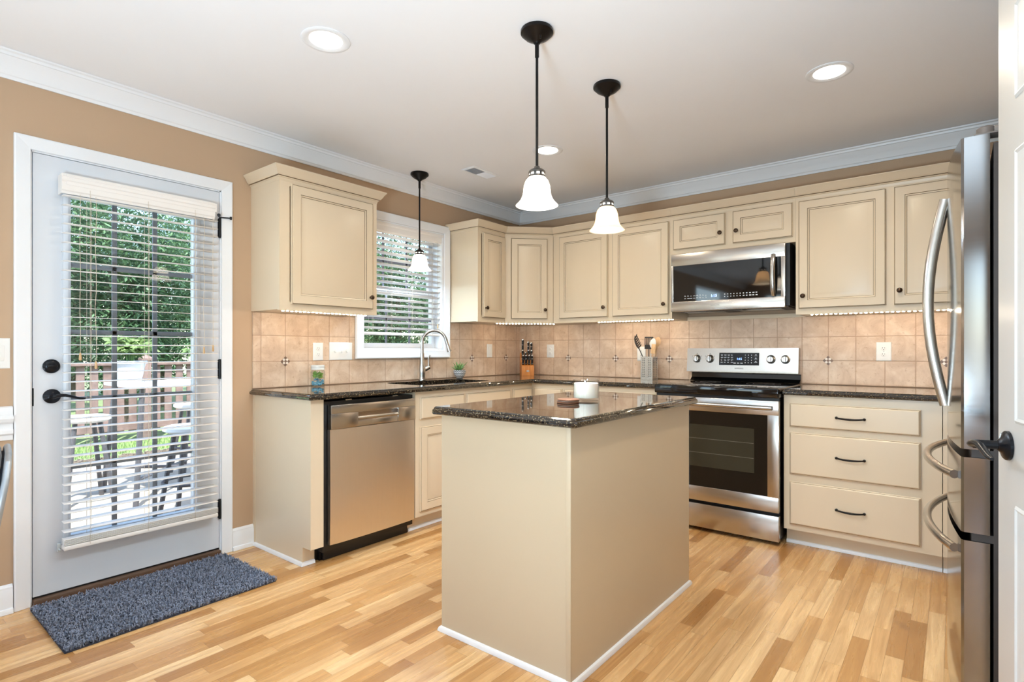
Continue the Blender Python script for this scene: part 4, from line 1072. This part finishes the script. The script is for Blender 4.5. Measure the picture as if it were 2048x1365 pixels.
# ------------------------------------------------------------------ rug
t = thing('shag_rug', 'slate grey shag mat on the floor in front of the patio door', 'rug', (.33, -3.17, 0))
rc = [(.058, -3.596), (.612, -3.600), (.606, -2.760), (.054, -2.752)]
obj('backing', B().prism(rc, .001, .008, lambda a, b_, c: (a, b_, c)), 'rugbase', t, smooth=False)
b = B(); prng = random.Random(11); bm_ = b.bm
NT = 19000
for i in range(NT):
    u1, v1 = prng.random(), prng.random()
    x = rc[0][0] + (rc[1][0] - rc[0][0]) * u1 + .004 * (prng.random() - .5); y = (-3.598 + (.838 + .004 * u1) * v1)
    a = prng.uniform(0, 6.283); ln = prng.uniform(.011, .019); lean = prng.uniform(.2, 1.1); w_ = prng.uniform(.0016, .0026)
    dx, dy = math.cos(a), math.sin(a); px, py = -dy * w_, dx * w_
    ex, ey, ez = x + dx * ln * math.sin(lean), y + dy * ln * math.sin(lean), .006 + ln * math.cos(lean) * .9 + .004
    mx_, my_, mz_ = x + dx * ln * .35 * math.sin(lean), y + dy * ln * .35 * math.sin(lean), .006 + ln * .68
    v = [bm_.verts.new(p) for p in ((x - px, y - py, .006), (x + px, y + py, .006), (mx_ + px, my_ + py, mz_), (mx_ - px, my_ - py, mz_), (ex + px * .6, ey + py * .6, ez), (ex - px * .6, ey - py * .6, ez))]
    bm_.faces.new((v[0], v[1], v[2], v[3])); bm_.faces.new((v[3], v[2], v[4], v[5]))
o = obj('pile', b, 'rug', t, smooth=False, recalc=False); o['kind'] = 'stuff'

# ------------------------------------------------------------------ things on the counters
Z0 = CT + .0006
# terrarium jar
jx, jy = .095, -2.205
t = thing('glass_jar', 'glass jar of green leaves and blue pebbles below the double outlet', 'jar', (jx, jy, Z0))
P_ = lambda a, b_, c: (jx + a, jy + b_, Z0 + c)
obj('jar_body', B().lathe([(0, 0), (.040, 0), (.043, .004), (.043, .092), (.038, .100), (.038, .104), (.0365, .104), (.0365, .100), (.0410, .092), (.0410, .006), (0, .004)], 32, P_, cap=False), 'jarglass', t, ang=60)
obj('lid', B().lathe([(0, .1045), (.041, .1045), (.041, .112), (.039, .116), (.041, .118), (.041, .132), (.038, .135), (0, .135)], 32, P_, cap=False), 'lidgrey', t)
prng = random.Random(21); b = B()
for i in range(70):
    r_ = .034 * math.sqrt(prng.random()); a = prng.uniform(0, 6.283); s_ = prng.uniform(.005, .0085)
    z = .011 + .034 * prng.random() * (.5 + .5 * math.cos(a - 2.6)) + .008 * prng.random()
    bmesh.ops.create_icosphere(b.bm, subdivisions=1, radius=s_, matrix=Matrix.Translation(P_(r_ * math.cos(a), r_ * math.sin(a), z)))
o = obj('blue_pebbles', b, 'bluerock', t); o['kind'] = 'stuff'
def leafy(b, cx_, cy_, cz_, n, rad, ln, wid, prng, up=.4, droop=0.0):
    for i in range(n):
        a = prng.uniform(0, 6.283); el = prng.uniform(-.3, 1.2) * 1.0 + up * .3
        r_ = rad * prng.random() ** .5
        p = Vector((cx_ + r_ * math.cos(a) * .6, cy_ + r_ * math.sin(a) * .6, cz_ + prng.uniform(-rad, rad) * .5))
        d = Vector((math.cos(a) * math.cos(el), math.sin(a) * math.cos(el), math.sin(el) - droop)).normalized()
        sd = d.cross(Vector((prng.uniform(-1, 1), prng.uniform(-1, 1), 1))).normalized(); L_ = ln * prng.uniform(.7, 1.2); w_ = wid * prng.uniform(.7, 1.2)
        nrm = sd.cross(d) * L_ * .12
        q = [p, p + d * L_ * .45 + sd * w_ + nrm, p + d * L_, p + d * L_ * .45 - sd * w_ + nrm]
        vs = [b.bm.verts.new(x) for x in q]; b.bm.faces.new(vs)
b = B(); leafy(b, jx, jy, Z0 + .066, 120, .034, .018, .008, prng)
obj('plant_leaves', b, 'brightleaf', t, recalc=False)
# succulent
sx, sy = .085, -.905
t = thing('potted_succulent', 'small spiky succulent in a black and white zigzag bowl beside the sink', 'plant', (sx, sy, Z0))
P_ = lambda a, b_, c: (sx + a, sy + b_, Z0 + c)
o = obj('bowl', B().lathe([(0, 0), (.024, 0), (.030, .008), (.044, .030), (.050, .052), (.049, .066), (.046, .066), (.046, .054), (0, .050)], 36, P_, cap=False), 'zigzag', t, ang=60, origin=(sx, sy, Z0))
obj('soil', B().lathe([(0, .056), (.0455, .056), (.0455, .060), (0, .062)], 24, P_, cap=False), 'soil', t)
prng = random.Random(4)
for i in range(22):
    a = i * 2.4; el = R(25 + 55 * (1 - i / 22) + prng.uniform(-8, 8)); ln = prng.uniform(.050, .078) * (1.35 if i % 7 == 2 else 1)
    d = Vector((math.cos(a) * math.cos(el), math.sin(a) * math.cos(el), math.sin(el))); p = Vector(P_(d.x * .008 - .004, d.y * .010 - .008, .062))
    obj('leaf', B().tube([p, p + d * ln * .3, p + d * ln * .65, p + d * ln * .9, p + d * ln], [.0035, .0062, .0055, .0028, .0006], 8, flat=.55), 'leafgreen', t)
# knife block
kt = thing('knife_block', 'brown wooden knife block in the corner of the counter', 'knife block', (.215, -.165, Z0))
kd = Vector((.68, -.73, 0)).normalized(); ks = Vector((-kd.y, kd.x, 0))
KT = lambda a, b_, c: Vector(kt.location) + kd * a + ks * b_ + Vector((0, 0, c))
LAT = .058
obj('block_body', B().prism([(-.080, .0), (.030, .0), (.030, .118 - .02), (-.030, .205), (-.080, .185)], -LAT, LAT, lambda a, b_, c: KT(a, c, b_)), 'blockwood', kt, smooth=False)
obj('front_step', B().prism([(.0305, .0), (.085, .0), (.085, .088), (.0305, .105)], -LAT + .002, LAT - .002, lambda a, b_, c: KT(a, c, b_)), 'blockwood', kt, smooth=False)
obj('maker_plate', B().lathe([(0, .0852), (.011, .0852), (.011, .0864), (0, .0864)], 20, lambda a, b_, c: KT(c, a * 1.3, .042 + b_ * .7), cap=False), 'bnickel', kt)
kn = 0
def knife(a, b_, z, tilt, ln, thick, label):
    p0 = KT(a, b_, z); d = (kd * math.sin(tilt) + Vector((0, 0, math.cos(tilt)))).normalized()
    t = thing('kitchen_knife', label, 'knife', p0, 'knives standing in the wooden block')
    obj('handle', B().tube([p0 + d * .003, p0 + d * .012, p0 + d * ln * .5, p0 + d * (ln - .012)], [thick * .9, thick, thick * .92, thick], 10, flat=.75), 'black', t)
    obj('end_cap', B().tube([p0 + d * (ln - .0118), p0 + d * (ln - .004), p0 + d * ln], [thick * 1.02, thick * 1.02, thick * .7], 10, flat=.75), 'chrome', t)
    b = B()
    for f_ in (.12, .58): b.tube([p0 + d * ln * f_, p0 + d * (ln * f_ + .006)], [thick * 1.08] * 2, 10, flat=.78)
    obj('rivet_band', b, 'chrome', t)
nm = ['first', 'second', 'third', 'fourth']
for k in range(4): knife(.058, -.040 + .0268 * k, .098, R(14), .092, .0122, 'short black steak knife in the front row of the block, %s from the left' % nm[k])
for k in range(4): knife(.012, -.040 + .0268 * k, .137, R(10), .078 if k in (1,) else .098, .0122, 'black knife in the middle row of the block, %s from the left' % nm[k])
for k, (bb_, ln) in enumerate(((-.036, .135), (.016, .115), (.043, .105))): knife(-.022, bb_, .196, R(6), ln, .0128, ['tall black knife at the back left of the block', 'tall black knife at the back right of the block', 'black knife at the far right edge of the block'][k])
# utensil holder
hx, hy, hs = 1.386, -.135, .049
ht = thing('utensil_holder', 'square perforated steel utensil holder left of the range', 'utensil holder', (hx, hy, Z0))
b = B()
HH = .178
for s_ in range(4):
    c_, q_ = [(1, 0), (0, 1), (-1, 0), (0, -1)][s_]
    TT = lambda a, b_, c, c_=c_, q_=q_: (hx - q_ * a + c_ * (hs - .001 + c), hy + c_ * a + q_ * (hs - .001 + c), Z0 + b_)
    b.box(-hs, 0, -.001, hs, HH, .0005, T=TT)
b.box(hx - hs, hy - hs, Z0, hx + hs, hy + hs, Z0 + .002)
obj('canister', b, 'steel', ht, smooth=False)
b = B()
for s_ in range(4):
    c_, q_ = [(1, 0), (0, 1), (-1, 0), (0, -1)][s_]
    for col_ in (-.030, -.018, .018, .030):
        for r_ in range(11):
            b.lathe([(0, .0006), (.0034, .0006), (.0034, .0010), (0, .0010)], 8, lambda a, b_, c, c_=c_, q_=q_, col_=col_, r_=r_: (hx - q_ * (col_ + a) + c_ * (hs - .001 + c), hy + c_ * (col_ + a) + q_ * (hs - .001 + c), Z0 + .026 + r_ * .0135 + b_), cap=False)
obj('perforations', b, 'slot', ht, smooth=False)
def utensil(name, label, p0, p1, build, mat, group='utensils standing in the steel holder', shaft=.0045, shm=None):
    p0, p1 = Vector(p0), Vector(p1); t = thing(name, label, 'utensil', p0, group)
    d = (p1 - p0).normalized(); u = Vector((1, 0, 0)); u = (u - d * u.dot(d)).normalized(); n = u.cross(d).normalized()
    obj('shaft', B().tube([p0, p0 + (p1 - p0) * .5, p1], [shaft, shaft, shaft * .8], 8), shm or mat, t)
    T = lambda a, b_, c: p1 + u * a + d * b_ + n * c
    build(T, t, mat)
    return t
def spag(T, t, m):
    b = B().tube([T(0, -.006, 0), T(-.004, .02, .002), T(-.004, .055, .004), T(.004, .085, .008), T(.018, .104, .016)], [.006, .016, .0165, .012, .004], 10, flat=.5)
    for k in range(6):
        for s_ in (1,):
            b.tube([T(.006, .010 + k * .016, .003), T(.024, .016 + k * .0165, .006), T(.034, .024 + k * .017, .012)], [.0052, .0046, .0026], 7)
    obj('head', b, m, t)
def turner(T, t, m):
    b = B()
    w_, h_ = .072, .098
    for k in range(6):
        a0 = -w_ / 2 + k * (w_ - .006) / 5; b.box(a0, .030, -.0012, a0 + .007, h_ - .01, .0012, T=T)
    b.box(-w_ / 2, 0, -.0012, w_ / 2, .034, .0012, T=T).box(-w_ / 2, h_ - .012, -.0012, w_ / 2, h_, .0012, T=T)
    obj('head', b, m, t, smooth=False)
def spoon(T, t, m, w_=.026, h_=.075):
    b = B(); rows = []
    n = 10
    for k in range(n + 1):
        f_ = k / n; ww = w_ * math.sin(math.pi * (.08 + .90 * f_)) ** .6
        rows.append([b.bm.verts.new(T(ww * math.cos(R(q)), h_ * f_ - .004, .010 * math.sin(math.pi * f_) * (-math.cos(R(q)) ** 2 * .2 + .4) + .0045 * math.sin(R(q)))) for q in range(0, 360, 30)])
    for a, c in zip(rows, rows[1:]):
        for k in range(12): b.bm.faces.new([a[k], a[(k + 1) % 12], c[(k + 1) % 12], c[k]])
    b.bm.faces.new(rows[0]); b.bm.faces.new(rows[-1])
    obj('head', b, m, t)
zb_ = Z0 + .01
utensil('pasta_fork', 'dark pasta fork leaning left in the steel holder', (hx + .038, hy - .030, zb_), (hx - .070, hy - .030, Z0 + .240), spag, 'darkplastic')
utensil('slotted_turner', 'dark slotted turner in the middle of the steel holder', (hx - .012, hy + .016, zb_), (hx - .008, hy + .012, Z0 + .236), turner, 'darkplastic')
utensil('serving_spoon', 'pale serving spoon at the centre of the steel holder', (hx - .02, hy - .012, zb_), (hx + .030, hy - .012, Z0 + .250), spoon, 'lidgrey')
utensil('wooden_spoon', 'wooden spoon standing tallest in the steel holder', (hx + .01, hy + .035, zb_), (hx + .050, hy + .034, Z0 + .262), spoon, 'spoonwood')
utensil('wooden_spatula', 'wooden spatula at the right edge of the steel holder', (hx + .030, hy - .036, zb_), (hx + .050, hy - .040, Z0 + .205), lambda T, t, m: obj('head', B().rings(.036, .075, [(0, -.002), (.001, .002), (.003, .0025)], lambda a, b_, c: T(a - .018, b_ - .004, c)), m, t), 'spoonwood')
# candle and coasters on the island
cx_, cy_ = 1.925, -1.985
t = thing('jar_candle', 'white candle in a frosted glass on the island top', 'candle', (cx_, cy_, Z0))
P_ = lambda a, b_, c: (cx_ + a, cy_ + b_, Z0 + c)
M['jarglass2'] = glass_pane('candle_glass', (.96, .96, .955), 1.4)
obj('glass_cup', B().lathe([(0, 0), (.056, 0), (.0595, .004), (.0595, .094), (.0575, .095), (.0560, .094), (.0560, .012), (0, .010)], 40, P_, cap=False), 'jarglass2', t, ang=50)
obj('wax', B().lathe([(0, .0125), (.0555, .0125), (.0555, .078), (.052, .080), (0, .081)], 40, P_, cap=False), 'wax', t)
obj('wick', B().tube([P_(0, 0, .0805), P_(.002, 0, .090)], .0012, 6), 'black', t)
cx_, cy_ = 1.935, -2.155
for k in range(3):
    o = obj('coaster', B().lathe([(0, .0005 + k * .0062), (.046, .0005 + k * .0062), (.048, .0018 + k * .0062), (.048, .0048 + k * .0062), (.046, .0060 + k * .0062), (0, .0060 + k * .0062)], 36, lambda a, b_, c, k=k: (cx_ + a + .0015 * k, cy_ + b_, Z0 + c), cap=False), ['coaster', 'mosA', 'coaster'][k], origin=(cx_, cy_, Z0))
    tag(o, 'round brown coaster on the island, ' + ['bottom of the stack', 'middle of the stack', 'top of the stack'][k], 'coaster', 'stacked coasters on the island')

# ------------------------------------------------------------------ dining chair at the frame edge
qx, qy = 1.01, -4.112
t = thing('dining_chair', 'black upholstered dining chair with a silver edged back beside the patio door', 'chair', (qx, qy, 0))
uy = Vector((-.15, -.99, 0)).normalized(); ux = Vector((uy.y, -uy.x, 0))
QT = lambda a, b_, c: Vector((qx, qy, 0)) + ux * a + uy * b_ + Vector((0, 0, c))
bp = [(-.170, .50), (-.205, .71), (-.200, .79), (-.165, .83), (-.08, .845), (.08, .845), (.165, .83), (.200, .79), (.205, .71), (.170, .50)]
obj('backrest', B().prism(bp, -.030, .030, lambda a, b_, c: QT(a, c - .16 * (b_ - .5) - .2, b_)), 'chairblack', t, smooth=False)
obj('back_trim', B().tube([QT(a * 1.02, -.16 * (b_ - .5) - .228, b_ + (.012 if b_ > .82 else 0)) for a, b_ in bp], .0085, 10).tube([QT(a * 1.0, -.16 * (b_ - .5) - .2 + .012, b_ + .006) for a, b_ in bp[2:8]], .026, 10), 'chairsilver', t)
obj('seat', B().box(-.22, -.20, .43, .22, .24, .50, .02, 3, T=lambda a, b_, c: QT(a, b_, c)), 'chairblack', t)
for a in (-.19, .19):
    for b_ in (-.17, .21): obj('leg', B().tube([QT(a, b_, .431), QT(a * 1.08, b_ * 1.1, .001)], [.018, .012], 10), 'chairsilver', t)

# ------------------------------------------------------------------ outside
GZ = -.12
struct('ground_patio', B().box(-4.35, -9, GZ - .1, -.151, 4.0, GZ), 'patio', smooth=False)
struct('ground_lawn', B().box(-30, -22, GZ - .2, -4.35, 26, GZ - .03).box(-4.35, 4.0, GZ - .2, -.151, 26, GZ - .03), 'lawn', smooth=False)
b = B(); prng = random.Random(31)
for i in range(9000):
    x = prng.uniform(-5.86, -4.87); y = prng.uniform(-3.6, 1.2); a = prng.uniform(0, 6.28); h = prng.uniform(.03, .08); w_ = .004
    dx, dy = math.cos(a), math.sin(a)
    vs = [b.bm.verts.new(p) for p in ((x - dy * w_, y + dx * w_, GZ - .03), (x + dy * w_, y - dx * w_, GZ - .03), (x + dx * h * .4, y + dy * h * .4, GZ - .03 + h))]; b.bm.faces.new(vs)
o = obj('lawn_grass', b, 'grassblade', smooth=False, recalc=False); tag(o, 'strip of green grass between patio and railing', 'grass', kind='stuff')
b = B()
for i in range(1500):
    x = prng.uniform(-4.78, -4.36); y = prng.uniform(-3.6, 1.2); s_ = prng.uniform(.012, .03); a = prng.uniform(0, 6.28)
    b.box(x - s_, y - s_ * .4, GZ - .035, x + s_, y + s_ * .4, GZ - .03 + prng.uniform(.004, .025), T=lambda p, q, r_, x=x, y=y, a=a: (x + (p - x) * math.cos(a) - (q - y) * math.sin(a), y + (p - x) * math.sin(a) + (q - y) * math.cos(a), r_))
o = obj('mulch_bed', b, 'mulch', smooth=False); tag(o, 'brown mulch chips along the patio edge', 'mulch', kind='stuff')
# brown railing
t = thing('garden_railing', 'brown wooden picket railing between the lawn and the trees', 'fence', (-6.1, -1, GZ))
b = B()
for y0 in [-6 + .155 * k for k in range(70)]:
    b.box(-6.12, y0, GZ + .08, -6.095, y0 + .095, .93)
obj('pickets', b, 'railwood', t, smooth=False)
obj('top_rail', B().box(-6.18, -6.1, .93, -6.03, 5.0, .97, .004), 'railwood', t)
obj('bottom_rail', B().box(-6.094, -6.1, GZ + .12, -6.05, 5.0, GZ + .21), 'railwood', t, smooth=False)
for y in (-5.2, -3.4, -1.18, .9, 2.7, 4.4):
    p = obj('post', B().box(-6.02, y - .055, GZ - .02, -5.91, y + .055, 1.00, .004), 'railwood', t)
    obj('post_cap', B().rings(.15, .15, [(0, 1.001), (0, 1.03), (.03, 1.06), (.074, 1.085)], lambda a, b_, c, y=y: (-6.04 + a, y - .075 + b_, c)), 'railwood', p, smooth=False)
# patio table with planters, stools
tx, ty = -2.30, -2.18
t = thing('patio_table', 'white topped bar height patio table outside the glazed door', 'table', (tx, ty, GZ))
obj('tabletop', B().box(tx - .40, ty - .40, .838, tx + .40, ty + .40, .866, .006), 'tabletop', t)
for a in (-1, 1):
    for c in (-1, 1): obj('leg', B().tube([(tx + a * .33, ty + c * .33, .8375), (tx + a * .40, ty + c * .40, GZ)], .022, 8), 'stoolmetal', t)
obj('stretcher', B().tube([(tx - .38, ty - .38, .1), (tx + .38, ty + .38, .1)], .014, 8).tube([(tx - .38, ty + .38, .1), (tx + .38, ty - .38, .1)], .014, 8), 'stoolmetal', t)
def stool(x, y, sz, label):
    t = thing('bar_stool', label, 'stool', (x, y, GZ), 'bar stools around the patio table')
    obj('seat', B().lathe([(0, sz - .05), (.15, sz - .05), (.19, sz - .03), (.19, sz - .008), (.17, sz), (0, sz)], 24, lambda a, b_, c: (x + a, y + b_, c), cap=False), 'tabletop', t)
    for k in range(4):
        a = R(45 + 90 * k); obj('leg', B().tube([(x + .12 * math.cos(a), y + .12 * math.sin(a), sz - .0505), (x + .23 * math.cos(a), y + .23 * math.sin(a), GZ)], .018, 8), 'stoolmetal', t)
    obj('foot_ring', B().tube([(x + .19 * math.cos(R(q)), y + .19 * math.sin(R(q)), .16) for q in range(0, 361, 20)], .010, 8), 'stoolmetal', t)
    return t
stool(-2.45, -2.78, .60, 'patio bar stool with a white seat under the table edge nearest the lever side')
stool(-1.30, -2.40, .58, 'patio bar stool with a white seat closest to the glass door')
stool(-2.95, -1.72, .60, 'patio bar stool with a white seat on the railing side of the table')
def planter(x, y, r0, h, label, seed, droop):
    z0 = .8665
    t = thing('flower_pot', label, 'plant', (x, y, z0), 'grey planters on the patio table')
    P_ = lambda a, b_, c: (x + a, y + b_, z0 + c)
    obj('pot', B().lathe([(0, 0), (r0 * .66, 0), (r0 * .9, h * .86), (r0, h * .87), (r0, h), (r0 * .92, h), (r0 * .9, h * .9), (0, h * .88)], 28, P_, cap=False), 'potgrey', t)
    prng = random.Random(seed); b = B(); st = B()
    for i in range(12):
        a = prng.uniform(0, 6.28); h2 = prng.uniform(.10, .24); o_ = prng.uniform(.03, .11)
        pts = [P_(.02 * math.cos(a), .02 * math.sin(a), h * .86), P_(o_ * .5 * math.cos(a), o_ * .5 * math.sin(a), h + h2 * .7), P_(o_ * math.cos(a), o_ * math.sin(a), h + h2), P_(o_ * 1.5 * math.cos(a), o_ * 1.5 * math.sin(a), h + h2 * .8)]
        st.tube(pts, .004, 6)
        for p in pts[1:]: leafy(b, *p, 9, .03, .10, .018, prng, 0, droop)
    obj('stems', st, 'leafgreen', t); obj('plant_leaves', b, 'leafb', t, recalc=False)
planter(-2.50, -2.44, .135, .19, 'grey planter of drooping green leaves on the patio table, lever side', 3, .6)
planter(-2.10, -1.93, .125, .17, 'grey planter of drooping green leaves on the patio table, hinge side', 9, .8)
# trees
def tree_mesh(seed, n, rx, rz, ls):
    prng = random.Random(seed); b = B()
    def inside():
        while True:
            v = Vector((prng.uniform(-1, 1), prng.uniform(-1, 1), prng.uniform(-1, 1)))
            if v.length <= 1: return v
    cl = [inside() * .86 for _ in range(70)]
    for i in range(n):
        c = prng.choice(cl); p = c + inside() * .30
        if p.length > 1: p = p.normalized()
        p = Vector((p.x * rx, p.y * rx, p.z * rz))
        a = prng.uniform(0, 6.283); el = prng.uniform(-1.0, .4); d = Vector((math.cos(a) * math.cos(el), math.sin(a) * math.cos(el), math.sin(el)))
        sd = d.cross(Vector((prng.uniform(-.6, .6), prng.uniform(-.6, .6), 1))).normalized(); L_ = ls * prng.uniform(.6, 1.3); w_ = L_ * .17
        vs = [b.bm.verts.new(x) for x in (p, p + d * L_ * .4 + sd * w_, p + d * L_, p + d * L_ * .4 - sd * w_)]; b.bm.faces.new(vs)
    me = bpy.data.meshes.new('foliage'); b.bm.to_mesh(me); b.bm.free(); return me
fol = [tree_mesh(1, 22000, 1.25, 2.15, .11), tree_mesh(2, 22000, 1.25, 2.15, .11)]
fol[0].materials.append(M['leafa']); fol[1].materials.append(M['leafb'])
tb = B().tube([(0, 0, 0), (.05, .02, .9), (.0, .06, 1.8), (.06, .0, 2.6)], [.13, .10, .085, .05], 10)
me_t = bpy.data.meshes.new('trunk'); tb.bm.to_mesh(me_t); tb.bm.free(); me_t.materials.append(M['bark'])
spots = [(-8.0, -3.6, 1.0, 0), (-8.1, -.75, 1.0, 0), (-8.0, 2.1, 1.0, 1), (-7.8, 5.0, 1.0, 0), (-8.2, 7.9, 1.05, 1),
         (-11.0, -5.2, 1.05, 0), (-11.1, -2.2, 1.08, 1), (-11.0, .8, 1.08, 0), (-10.9, 3.8, 1.06, 0), (-11.2, 6.9, 1.08, 1), (-11.2, 10.0, 1.05, 0),
         (-14.4, -3.8, 1.3, 0), (-14.5, .0, 1.35, 0), (-14.5, 3.9, 1.35, 1), (-14.6, 7.9, 1.35, 0)]
for i, (x, y, s_, k) in enumerate(spots):
    t = thing('garden_tree', ('leafy green tree ' if k == 0 else 'light green leafy tree ') + 'in the garden beyond the railing', 'tree', (x, y, GZ), 'trees beyond the railing')
    t['label'] = 'leafy green tree among the garden trees beyond the railing'
    f = bpy.data.objects.new('foliage', fol[k]); C.objects.link(f); f.parent = t; f.location = (0, 0, 2.55 * s_); f.scale = (s_, s_, s_); f.rotation_euler = (0, 0, i * 1.7)
    tr = bpy.data.objects.new('trunk', me_t); C.objects.link(tr); tr.parent = t; tr.scale = (s_, s_, s_)
